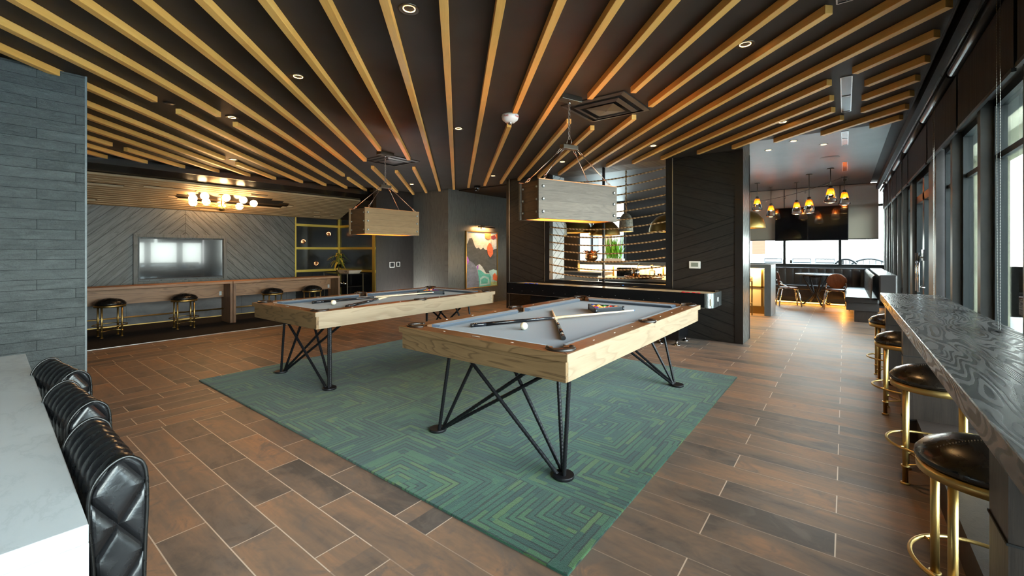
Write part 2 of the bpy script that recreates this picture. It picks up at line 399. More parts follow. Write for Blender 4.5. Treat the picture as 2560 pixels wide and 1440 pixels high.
def mk_darktop():
    mt = M('dark_oak_top', rough=.28); x, y, z = mt.xyz(); row = (x/.16+.4).floor(); r = mt.rand(row, (y/1.45+row*.37).floor())
    v = mt.vec(x*1.7+r*23., y*.26+r*11., z*2.); n = mt.noise(v, 3., 2.2, .5, .25); g = mt.ramp((n*25.).fract(), [(0., .1), (.4, .0), (.6, 1.), (.85, 1.), (1., .1)])
    f = mt.noise(mt.vec(x*90., y*3.5+r*5., z*20.), 1.6, 3., .7); k = g*.65+mt.ramp(f, [(.35, 0.), (.75, .35)])
    mt.set('Base Color', mt.mix(k, (.018,.017,.016), (.068,.062,.056))); mt.set('Roughness', mt.ramp(k, [(0., .2), (1., .42)])); mt.bump(k, .12, .003); return mt.m
def amber():
    m = bpy.data.materials.new('amber_glass'); m.use_nodes = True; t = m.node_tree; t.nodes.clear(); o = t.nodes.new('ShaderNodeOutputMaterial')
    mx = t.nodes.new('ShaderNodeMixShader'); a = t.nodes.new('ShaderNodeBsdfTransparent'); b = t.nodes.new('ShaderNodeBsdfTranslucent'); m2 = t.nodes.new('ShaderNodeMixShader'); g = t.nodes.new('ShaderNodeBsdfGlossy')
    a.inputs[0].default_value = (.85, .45, .12, 1); b.inputs[0].default_value = (.9, .42, .08, 1); g.inputs['Roughness'].default_value = .05; mx.inputs[0].default_value = .35; m2.inputs[0].default_value = .06
    t.links.new(a.outputs[0], mx.inputs[1]); t.links.new(b.outputs[0], mx.inputs[2]); t.links.new(mx.outputs[0], m2.inputs[1]); t.links.new(g.outputs[0], m2.inputs[2]); t.links.new(m2.outputs[0], o.inputs[0]); return m
FLOOR = mk_floor(); RUG = mk_rug(); CARPET = mk_carpet(); BRICK = mk_brick(); QUARTZ = mk_quartz(); FELT = mk_felt()
TVWALL = mk_planks('grey_oak_chevron', .128, (.092,.098,.092), (.022,.024,.023), (.006,.006,.006), 'v', .42, .4, 4., org=(2.74, .62))
CHEV = mk_planks('dark_oak_chevron', .15, (.030,.025,.021), (.010,.008,.007), (.002,.0017,.0015), 'z', .48, .4, 4., kk=.31, per=2.35, org=(-2.2, .38))
CHEVEND = mk_planks('grey_chevron_end', .125, (.05,.055,.052), (.02,.022,.021), (.16,.17,.165), 'y', .35, .4, 4., kk=.8, per=3.1, org=(6.93, .3))
DARKW = mk_vwood('espresso_veneer', (.022,.018,.016), (.010,.008,.007), .4, 1.4, 'x')
GREYW = mk_vwood('grey_oak_veneer', (.115,.108,.096), (.050,.047,.042), .42, 1.33, 'y')
PALEW = mk_vwood('pale_grey_panel', (.62,.66,.68), (.45,.49,.51), .45, 1.1, 'x')
CEIL = mk_ceil(); CEILFAR = mk_concrete('taupe_ceiling_paint', (.125,.108,.096), .42, 1.5); BATTEN = mk_batten(); SOFF = mk_soffit(); SLATE = mk_slate()
PANELG = M('lacquered_dark_ceiling_panel', (.016,.013,.011), .22, coat=.3).m
OAK = wood('natural_oak_shaded', (.24,.145,.068), (.095,.054,.023), 'x', 8., 1.5, .5, 6., .25, sharp=.7)  # end boards: shade put into a darker copy of the oak
OAKY = wood('natural_oak_lit', (.33,.245,.16), (.22,.155,.095), 'y', 5., 1.5, .5, 6., .4)  # long boards: window light put into a paler copy of the oak
RAILX = wood('brown_oak_rail', (.17,.078,.032), (.09,.04,.015), 'x', 4., 1.6, .38, 7., .55)
RAILY = wood('brown_oak_rail_long', (.17,.078,.032), (.09,.04,.015), 'y', 4., 1.6, .38, 7., .55)
BENCHY = wood('warm_oak_board', (.30,.155,.075), (.14,.065,.03), 'y', 6., 1.6, .5, 7., .4)
BENCHZ = wood('warm_oak_upright', (.20,.105,.052), (.10,.05,.025), 'z', 6., 1.6, .5, 7., .4)
BARTOP = mk_darktop(); BARW = wood('dark_oak_panel', (.040,.028,.022), (.014,.010,.008), 'z', 5., 1.6, .42, 8., .6)
BOXG = mk_boards('weathered_grey_boards', 'y', .085, (.155,.115,.082), (.062,.044,.031), gap=(.06,.04,.03))
BOXT = mk_boards('tan_boards', 'y', .085, (.31,.185,.085), (.19,.105,.045), gap=(.12,.07,.03))
BOXD = mk_boards('dark_boards', 'x', .085, (.16,.075,.03), (.06,.028,.012), gap=(.02,.01,.005))
ROPE = mk_rope(); ZINC = mk_rust(); SHADE = mk_shade()
REBAR = plain('black_rebar', (.017,.017,.02), .38, metal=.5); BLACK = plain('black_plastic', (.012,.012,.013), .35)
BLACKMAT = plain('matt_black', (.008,.008,.009), .8); BLACKGLOSS = plain('black_lacquer', (.006,.006,.007), .2)
STEELB = plain('blackened_steel', (.03,.03,.032), .35, metal=.6); CHROME = metal('chrome', (.75,.76,.78), .08, False); STEEL = metal('steel', (.55,.55,.54), .3)
BRASS = metal('brass', (.52,.35,.125), .36); BRASSD = metal('aged_brass', (.33,.22,.07), .34); GOLD = metal('gold_trim', (.50,.36,.08), .45); BRONZE = metal('bronze', (.12,.10,.08), .35)
COPPER = metal('copper', (.62,.28,.12), .25)
BLEATH = mk_leather('black_leather', (.0065,.0062,.006), .27); BRLEATH = mk_leather('espresso_leather', (.014,.0095,.0065), .24); GREYLEATH = mk_leather('grey_brown_leather', (.034,.029,.028), .38)
POCKET = mk_leather('brown_leather', (.017,.010,.007), .3)
GLASSW = pane('window_glass'); SMOKE = amber(); CLEAR = M('clear_glass', (1,1,1), .02, trans=1., ior=1.25).m
PANEL = plain('grey_pier_stone', (.085,.083,.078), .55); PIER = mk_concrete('grey_pier_tile', (.085,.082,.076), .5, 4.); FRAME = plain('dark_bronze_frame', (.022,.026,.027), .35, metal=.3)
REVEAL = plain('greenish_grey_soffit', (.16,.17,.155), .55)
WHITE = plain('white_plastic', (.78,.78,.75), .4); SCREEN = M('tv_screen', (.004,.004,.005), .10, coat=.4, coat_rough=.03).m
CONC = mk_concrete('dark_concrete', (.10,.115,.125), .5, 5.)
def ball_mat(name, c, stripe=None):
    mt = M(name, c, .08, coat=.5)
    if stripe:
        x, y, z = mt.xyz(); q = x*.5+z*.6+y*.62; s = q.abs().lt(.0155); mt.set('Base Color', mt.mix(s, (.82,.78,.66), c))
    return mt.m
# ------------------------------------------------------------------ room shell
XW = .76                      # inner face of the window wall
ZC, ZF = 2.81, 3.05           # near and far ceiling
B().box(-8.06, 1.3, -4.1, 14.1, -.12, 0).build('floor', FLOOR, kind='structure')
B().box(-10.3, -8.06, -4.1, 6.2, -.12, .004).build('floor_carpet', CARPET, kind='structure')
B().box(-8.075, -8.05, -1., 6.1, 0, .007).build('trim_1', STEEL, kind='structure')
# ceilings
b = B(); b.box(-8.98, .53, -4.1, 6.55, ZC, ZC+.06); b.box(-8.98, -1.16, 6.55, 6.95, ZC, ZC+.06); b.box(-8.98, -5.5, 6.95, 7.5, ZC, ZC+.06)
b.build('ceiling', CEIL, kind='structure')
b = B(); b.box(-10., .50, 7.47, 14.1, ZF, ZF+.06); b.box(-1.16, .50, 6.55, 7.47, ZF, ZF+.06)
b.build('ceiling_far', CEILFAR, kind='structure')
B().box(-1.16, .53, 6.55, 6.57, ZC+.005, ZF+.05).build('trim_2', CEIL, kind='structure')
B().box(.50, 1.3, -4.1, 14.1, ZF+.02, ZF+.08).build('ceiling_pocket', CEIL, kind='structure')
B().box(.525, .535, -4.1, 6.55, ZC-.004, ZF+.05).box(.495, .505, 6.57, 14., ZF-.004, ZF+.05).build('trim_3', CEIL, kind='structure')
B().box(-10.4, -5.5, 7.4, 10.0, 2.79, 2.86).box(-10.4, -8.97, 5.97, 7.4, 2.79, 2.86).build('ceiling_corridor', CEIL, kind='structure')
# sloping soffit over the television wall: dark panel, then maple slats
def sof(x): return 2.685+(2.165-2.685)*(-8.95-x)/1.25
b = B(); b.box(-8.96, -8.93, -4.1, 5.97, 2.675, 2.86); b.hexa([(-10.2,-4.1,sof(-10.2)+.03),(-8.95,-4.1,sof(-8.95)),(-8.95,5.97,sof(-8.95)),(-10.2,5.97,sof(-10.2)+.03),(-10.2,-4.1,2.9),(-8.95,-4.1,2.9),(-8.95,5.97,2.9),(-10.2,5.97,2.9)])
b.build('ceiling_soffit', PANELG, kind='structure')
b = B(); n = 15; x0, x1 = -9.22, -10.19
cut = {3: [(1.9, 2.75)], 5: [(2.55, 4.35)], 6: [(2.4, 4.5)], 7: [(2.3, 4.62)], 8: [(2.45, 4.5)], 9: [(2.7, 4.4)], 4: [(.9, 1.75), (2.7, 4.1)], 10: [(5.1, 5.35)], 2: [(3.55, 3.95)], 11: [(5.55, 5.75)], 12: [(.9, 1.5)], 13: [(2.9, 3.3), (5.2, 5.45)]}
for i in range(n):
    xa = x0+(x1-x0)*i/n; xb = x0+(x1-x0)*(i+.72)/n; za, zb = sof(xa)-.002, sof(xb)-.002
    segs = []; y = -4.1
    for c0, c1 in cut.get(i, []): segs.append((y, c0)); y = c1
    segs.append((y, 5.95))
    for ya, yb in segs:
        e = .05
        b.hexa([(xb,ya-(e if ya>-4 else 0),zb-.035),(xa,ya-(e if ya>-4 else 0),za-.035),(xa,yb+(e if yb<5.9 else 0),za-.035),(xb,yb+(e if yb<5.9 else 0),zb-.035),(xb,ya,zb),(xa,ya,za),(xa,yb,za),(xb,yb,zb)])
b.build('ceiling_slats', SOFF, kind='structure')
# television wall, slate base, niche, veneer and picture walls
b = B(); b.box(-10.32, -10.2, -4.1, 4.88, 0, 2.3); b.build('wall_left', TVWALL, kind='structure')
b = B(); b.box(-10.2, -10.185, -4.1, 4.86, .02, .66); b.build('baseboard_left', SLATE, kind='structure')
B().box(-10.2, -10.17, -4.1, 4.86, .0, .02).build('baseboard_left_strip', BRASS, kind='structure')
B().box(-10.32, -10.2, 4.88, 6.1, 0, 2.86).build('wall_niche_side', BLACKGLOSS, kind='structure')
B().box(-10.4, -8.72, 5.97, 6.1, 0, 2.86).build('wall_niche', BLACKGLOSS, kind='structure')
B().box(-8.72, -8.6, 5.96, 7.05, 0, 2.86).build('wall_veneer', mk_vwood('espresso_veneer_side', (.030,.024,.021), (.013,.010,.009), .42, 1.4, 'y'), kind='structure')
b = B(); b.box(-10.2, -10.185, 4.855, 4.885, .66, 2.18); b.box(-10.2, -10.16, 5.93, 5.97, 0, 2.2)
for z in (.872, 1.412, 1.962): b.box(-10.2, -10.185, 4.88, 5.95, z-.028, z+.028); b.box(-10.2, -8.61, 5.955, 5.97, z-.028, z+.028)
b.box(-8.74, -8.63, 5.945, 5.97, 0, 2.2); b.build('trim_4', GOLD, kind='structure')
b = B(); b.box(-7.47, -7.35, 7.05, 9.9, 0, 2.81); b.build('wall_picture', GREYW, kind='structure')
B().box(-8.72, -7.47, 7.05, 7.17, 0, 2.81).build('wall_picture_return', mk_vwood('grey_oak_veneer_return', (.115,.108,.096), (.050,.047,.042), .42, 1.33, 'x'), kind='structure')
B().box(-7.47, -5.5, 9.9, 10.02, 0, 2.81).build('wall_corridor', DARKW, kind='structure')
B().box(-7.355, -7.335, 7.05, 9.9, 0, .1).build('baseboard_picture', GREYW, kind='structure')
# near brick wall
B().box(-5.2, -5.02, -4.1, .655, 0, 2.80).build('wall_brick', BRICK, kind='structure')
B().box(-5.2, -5.016, .655, .668, 0, 2.80).build('trim_5', mk_concrete('pale_tile_edge', (.14,.16,.165), .5, 30.), kind='structure')
# chevron wall with a framed opening
WX0, WX1, WZ0 = -4.46, -2.26, .80
b = B(); b.box(-5.48, WX0-.1, 6.93, 7.47, 0, 3.1); b.box(WX1+.1, -1.26, 6.93, 7.47, 0, 3.1); b.box(WX0-.1, WX1+.1, 6.96, 7.47, 0, WZ0-.11); b.box(-5.48, -1.26, 6.95, 7.47, 2.815, 3.1)
b.build('wall_chevron', CHEV, kind='structure')
B().box(-1.26, -1.16, 6.945, 7.47, 0, 3.1).build('wall_chevron_end', CHEVEND, kind='structure')
b = B(); b.box(-5.5, -5.45, 6.915, 7.0, 0, 2.81); b.box(-1.265, -1.158, 6.92, 6.95, 0, 2.81); b.box(-1.165, -1.155, 7.44, 7.475, 0, 2.81)
b.build('trim_6', plain('dark_corner_trim', (.02,.016,.014), .3), kind='structure')
b = B(); 
for x in (WX0-.115, WX1+.10): b.box(x, x+.012, 6.918, 6.93, 0, 2.81)
b.box(-5.44, -5.425, 6.918, 6.93, 0, 2.81); b.build('trim_7', STEEL, kind='structure')
wfr = B().box(WX0-.1, WX0, 6.925, 7.05, WZ0-.1, 2.81).box(WX1, WX1+.1, 6.925, 7.05, WZ0-.1, 2.81).box(WX0, WX1, 6.925, 7.05, WZ0-.1, WZ0)
w1 = wfr.build('window_1', STEELB, kind='structure')
B().box(-3.375, -3.345, 6.95, 7.0, WZ0, 2.81).build('mullion', STEELB, w1)
B().box(-5.46, -1.3, 6.955, 7.0, .0, .69).build('wall_chevron_base', SLATE, kind='structure')
B().box(WX0-.02, WX0, 7.05, 7.47, WZ0, 2.81).build('trim_8', mk_planks('pale_chevron_reveal', .13, (.62,.65,.66), (.42,.45,.46), (.08,.08,.08), 'y', .5, .3, 4., kk=.8, per=2.2, org=(7.0, .2)), kind='structure')
# far wall with windows
FY = 14.0
fb = B(); fb.box(-7.36, -7.2, 10.9, FY+.1, 0, 3.1); fb.build('wall_far_panel', mk_vwood('pale_grey_panel_side', (.66,.70,.72), (.50,.54,.56), .45, .8, 'y'), kind='structure')
B().box(-5.9, -2.4, FY-.02, FY+.15, 0, 3.1).build('wall_far_dark', DARKW, kind='structure')
b = B(); b.box(-7.2, -5.9, FY, FY+.15, 0, .98); b.box(-2.4, .9, FY, FY+.15, 0, .98); b.build('wall_far', SLATE, kind='structure')
def far_window(name, x0, x1, muls):
    f = B(); t = .05
    f.box(x0-.03, x1+.03, FY-.03, FY+.06, .95, 1.0); f.box(x0, x1, FY-.03, FY+.06, 3.0, 3.05)
    for x in [x0, x1]+muls: f.box(x-.03, x+.03, FY-.04, FY+.06, .98, 3.05)
    f.box(x0, x1, FY-.03, FY+.06, 2.46, 2.52)
    o = f.build(name, FRAME, kind='structure')
    B().box(x0, x1, FY+.02, FY+.026, 1., 3.).build('glass', GLASSW, o); return o
far_window('window_2', -2.35, .82, [-1.32, -.10]); far_window('window_3', -7.17, -5.95, [])
B().box(-10.1, -10., 6.2, 14.1, 0, 3.1).build('wall_far_left', PALEW, kind='structure')
# window wall on the right: piers, header, windows, a glazed door
pb = B(); nb = B(); WT = .22
YS = [-2.31, -1.345, -.38, .585, 1.55, 2.515, 3.48, 4.49, 5.50]
for y in YS: pb.box(XW, XW+.13, y-.045, y+.045, 0, 2.42)
pb.box(XW, XW+.13, 6.33, 6.83, 0, 2.42); pb.box(XW, XW+.13, 8.35, 8.6, 0, 2.5)
for y in (9.6, 10.5, 11.4, 12.3, 13.2): pb.box(XW, XW+.13, y-.05, y+.05, 0, 2.5)
pb.box(XW, XW+.24, 13.8, 14.15, 0, 3.1); pb.box(XW, XW+.24, -4.1, -2.4, 0, 2.42)
pb.build('wall_right', PIER, kind='structure')
B().box(XW+.02, XW+.26, -4.1, 14.1, 2.40, 3.1).build('wall_right_header', REVEAL, kind='structure')
B().box(XW+.03, XW+.26, -4.1, 14.1, 0, .06).build('wall_right_sill', PANEL, kind='structure')
k = 4
for ya, yb in [(-4.1+1.75, YS[0])]+list(zip(YS, YS[1:]))+[(5.5, 6.33), (6.83, 6.83)]+[(8.6, 9.6), (9.6, 10.5), (10.5, 11.4), (11.4, 12.3), (12.3, 13.2), (13.2, 13.8)]:
    if yb-ya < .3: continue
    f = B(); a, c = ya+.045, yb-.045; xf = XW+.06
    for y in (a, c-.05): f.box(xf, xf+.06, y, y+.05, .06, 2.40)
    f.box(xf, xf+.06, a, c, .06, .12); f.box(xf, xf+.06, a, c, 2.34, 2.40); f.box(xf+.02, xf+.05, a, c, 1.98, 2.02)
    o = f.build('window_%d' % k, FRAME, kind='structure'); k += 1
    B().box(xf+.03, xf+.036, a+.05, c-.05, .12, 2.34).build('glass', GLASSW, o)
f = B(); xf = XW+.04
for y in (6.83, 6.90, 7.56, 7.63, 8.28): f.box(xf, xf+.07, y, y+.07, 0, 2.40)
for z in (.0, 2.0, 2.3): f.box(xf, xf+.07, 6.83, 8.35, z, z+.1)
dr = f.build('door_1', FRAME, kind='structure')
B().box(xf+.03, xf+.036, 6.9, 8.3, .1, 2.3).build('glass', GLASSW, dr)
b = B()
for y in (7.50, 7.70): b.tube([(xf-.06, y, .82), (xf-.06, y, 1.32)], .013, 8); b.tube([(xf, y, .88), (xf-.06, y, .88)], .009, 6); b.tube([(xf, y, 1.26), (xf-.06, y, 1.26)], .009, 6)
b.build('door_handle', CHROME, dr)
b = B(); b.box(xf-.03, xf, 7.36, 7.52, 1.22, 1.36); b.build('lock_box', BLACK, dr)
# unseen rear and left sides of the room
B().box(-10.3, -2.4, -4.25, -4.1, 0, 3.1).build('wall_rear', PANEL, kind='structure')
B().box(-2.4, 1.2, -4.25, -4.1, 0, 3.1).build('wall_rear_header', PANEL, kind='structure')
# ------------------------------------------------------------------ outside
B().box(1.0, 40, -30, 60, -.30, -.10).box(-30, 40, 14.15, 60, -.30, -.10).build('patio_ground', mk_concrete('pale_concrete_paving', (.62,.62,.58), .85, 1.5), kind='structure')
STUCCO = mk_concrete('cream_stucco', (.62,.60,.42), .9, 6.)
b = B(); b.box(1.9, 2.35, 7.9, 8.4, -.1, 3.4); b.box(1.9, 2.35, 11.6, 12.1, -.1, 3.4); b.box(1.8, 2.4, 7.6, 13.5, 3.0, 3.5)
tag(b.build('patio_arcade', STUCCO), 'cream stucco patio arcade seen through the right windows', 'arcade')
b = B(); b.box(-16, -3.2, 24, 30, -.1, 5); b.box(-14, -6, 23, 24.2, 3.2, 3.5); 
ho = b.build('neighbour_building', mk_concrete('white_render', (.30,.26,.22), .9, 2.)); tag(ho, 'pale building across the patio beyond the far windows', 'building')
for xx in (-13., -10.5, -8., -5.4): B().box(xx, xx+1.1, 23.96, 24.02, .9, 2.3).build('window', plain('dark_glazing', (.012,.014,.016), .35) if 'dark_glazing' not in bpy.data.materials else bpy.data.materials['dark_glazing'], ho)
for xx in (-11.6, -6.8, -3.6): B().box(xx, xx+.55, 23.9, 24.0, 1.2, 3.2).build('timber_panel', plain('brown_cladding', (.075,.035,.016), .8) if 'brown_cladding' not in bpy.data.materials else bpy.data.materials['brown_cladding'], ho)
b = B(); b.box(-6.5, 1.5, 20., 20.05, .85, 1.0); b.box(-6.5, 1.5, 20., 20.05, .2, .26)
for k in range(6): b.box(-6.5+1.6*k, -6.44+1.6*k, 20., 20.06, -.1, 1.0)
tag(b.build('patio_railing', plain('grey_railing', (.10,.10,.10), .6)), 'grey patio railing beyond the far windows', 'railing')
b = B()
for i in range(26):
    xx = 14+i*1.1; b.ball((xx, 38+3*sin(i*2.1), .3+.6*abs(sin(i*1.7))), 2.4+.7*sin(i*3.3), 10, .8)
tag(b.build('tree_line', mk_leaf('far_foliage', (.05,.14,.03), (.13,.26,.06)), smooth=True), 'green line of trees far outside the right windows', 'trees', kind='stuff')
# outdoor lounge on the patio
so = thing('outdoor_sofa', 'grey outdoor sofa on the patio behind the right window', 'sofa', (2.2, 6.1, -.1))
B().box(-.4, .5, -1.1, 1.1, .12, .46).build('seat', plain('outdoor_grey', (.30,.32,.32), .8), so, bevel=.03)
B().box(.3, .52, -1.1, 1.1, .46, .85).build('backrest', plain('outdoor_grey_back', (.30,.32,.32), .8), so, bevel=.03)
for yy in (-.9, .9): B().box(-.38, -.30, yy-.04, yy+.04, 0, .12).build('leg', BLACK, so)
tag(B().box(-.1, .1, -.28, .28, -.2, .2).build('cushion', plain('blue_outdoor_fabric', (.03,.10,.22), .85), loc=(2.36, 6.3, .60), rot=(0, radians(-18), 0), bevel=.06), 'blue cushion on the outdoor sofa', 'cushion')
for i, (px, py) in enumerate([(-1.05, 15.6), (-.45, 15.7), (-1.75, 15.6)]):
    ch = thing('patio_chair', ['pale slatted patio chair behind the far window, middle one', 'pale slatted patio chair behind the far window, nearest the arched chairs', 'pale slatted patio chair behind the far window, beside the island bar'][i], 'chair', (px, py, -.1), .1*i, 'pale patio chairs')
    pm = plain('pale_aluminium', (.055,.057,.06), .5) if i == 0 else pm
    B().box(-.24, .24, -.24, .24, .60, .64).build('seat', pm, ch)
    bb = B()
    for xx in (-.23, .23): bb.tube([(xx, .24, .6), (xx, .28, 1.22)], .015, 6)
    for zz in (.85, .97, 1.09, 1.2): bb.bar((-.23, .27, zz), (.23, .27, zz), .02, .035)
    bb.build('backrest', pm, ch)
    for sx in (-1, 1):
        for sy in (-1, 1): B().tube([(sx*.22, sy*.22, 0), (sx*.22, sy*.22, .62)], .015, 6).build('leg', pm, ch)
for i, (px, py, ww) in enumerate([(.02, 14.9, .32), (.55, 15.75, .52)]):
    ch = thing('wicker_armchair', ['black patio armchair with an arched back, left of the pair outside', 'black patio armchair with a wide arched back, right of the pair outside'][i], 'chair', (px, py, -.1), 0, 'black arched patio chairs')
    B().tube([(ww*cos(pi-a*pi/16), .05, .8+.42*sin(a*pi/16)) for a in range(17)], .028, 8).build('back_rim', BLACK, ch)
    bb = B()
    for a in range(1, 12): bb.tube([(ww*cos(pi*a/12)*.9, .05, .62), (ww*cos(pi*a/12), .05, .8+.42*sin(pi*a/12))], .008, 5)
    bb.build('back_weave', BLACK, ch); B().box(-ww, ww, -.45, .05, .38, .5).build('seat', BLACK, ch, bevel=.03)
    for sx in (-1, 1):
        for yy in (-.4, 0): B().box(sx*ww*.9-.02, sx*ww*.9+.02, yy-.02, yy+.02, 0, .4).build('leg', BLACK, ch)
# ------------------------------------------------------------------ battens under the ceiling (45 degrees)
ZB = 2.755
sL = {-6: -7.55, -5: -7.07, -4: -6.57, -3: -6.06, -2: -5.55, -1: -5.08, 0: -4.545, 1: -4.035, 2: -3.535, 3: -3.03, 4: -2.535, 5: -2.045, 6: -1.545, 7: -1.06, 8: -.585, 9: -.11, 10: .35, 11: .83, 12: 1.29, 13: 1.735, 14: 2.21, 15: 2.665, 16: 3.11, 17: 3.555, 18: 4.01, 19: 4.455, 20: 4.94, 21: 5.37, 22: 5.82, 23: 6.28, 24: 6.70}
def batten(s, t0, t1, label):
    L = (t1-t0)/sqrt(2); tm = (t0+t1)/2; o = B().box(-L/2, L/2, -.026, .026, 0, .054).build('ceiling_batten', BATTEN, bevel=.002, seg=1)
    o.location = ((s-tm)/2, (s+tm)/2, ZB); o.rotation_euler = (0, 0, radians(135)); tag(o, label, 'batten', 'honey wood battens under the dark ceiling'); return o
# far ends: on x=-9.0 on the left, on y near 7.3 in the middle, at the chevron wall on the right
def tfar(k, s):
    e = {5: 15.12, 6: 15.62, 7: 15.1, 8: 14.6, 9: 14.15, 10: 13.69, 11: 13.2, 12: 12.75, 13: 12.1, 14: 11.6, 15: 11.1, 16: 10.4, 17: 9.9, 18: 9.45, 19: 8.95, 20: 8.33, 21: 7.82, 22: 7.26, 23: 6.72, 24: 6.22}
    return e[k] if k in e else s+17.98
gaps = {-4: (9.12, 9.49), -1: (10.15, 10.71), 1: (6.34, 6.83), 2: (6.92, 7.40), 3: (12.02, 12.5), 5: (9.95, 10.79), 6: (8.87, 11.27), 7: (9.69, 10.77), 10: (11.28, 11.31), 11: (6.20, 6.89), 13: (5.50, 6.57), 14: (5.21, 6.87), 15: (5.69, 6.25)}
tn = {16: 3.26, 18: 3.05, 19: 3.49, 20: 3.96, 21: 4.41, 22: 4.85, 23: 5.30, 24: 5.74}
why = {-4: 'a sprinkler near the brick wall', -1: 'a downlight by the slatted soffit', 1: 'a ceiling sprinkler', 2: 'a downlight', 3: 'a small sprinkler by the soffit', 5: 'the left air diffuser', 6: 'the left lamp and diffuser', 7: 'the left air diffuser on its right', 10: 'a thin joint near the dome camera', 11: 'the smoke alarm', 13: 'the right air diffuser on its left', 14: 'the middle of the right air diffuser', 15: 'the right air diffuser on its right', 19: 'the slot vent, first by the window', 20: 'the slot vent, second by the window', 21: 'the slot vent, third by the window'}
gaps.update({19: (4.33, 4.665), 20: (4.643, 5.134), 21: (5.09, 5.557), 22: (5.534, 5.869)}); why[22] = 'the slot vent, fourth by the window'
order = sorted(sL)
for n_, k in enumerate(order):
    s = sL[k]; nm = ORD[n_]
    t1 = tfar(k, s)
    if k in tn: t0 = tn[k]
    elif k < 0: t0 = s+10.5                     # behind the brick wall they start past it
    elif k >= 10: t0 = s-.96
    else: t0 = -1.1 if k > 2 else .2
    g = gaps.get(k)
    if g is None or g[0] <= t0+.05: batten(s, (t0 if g is None else g[1]), t1, 'honey wood ceiling batten, %s counted from the brick wall side' % nm)
    else:
        batten(s, t0, g[0], 'nearer piece of the wood batten cut at %s' % why[k])
        batten(s, g[1], t1, 'farther piece of the wood batten cut at %s' % why[k])
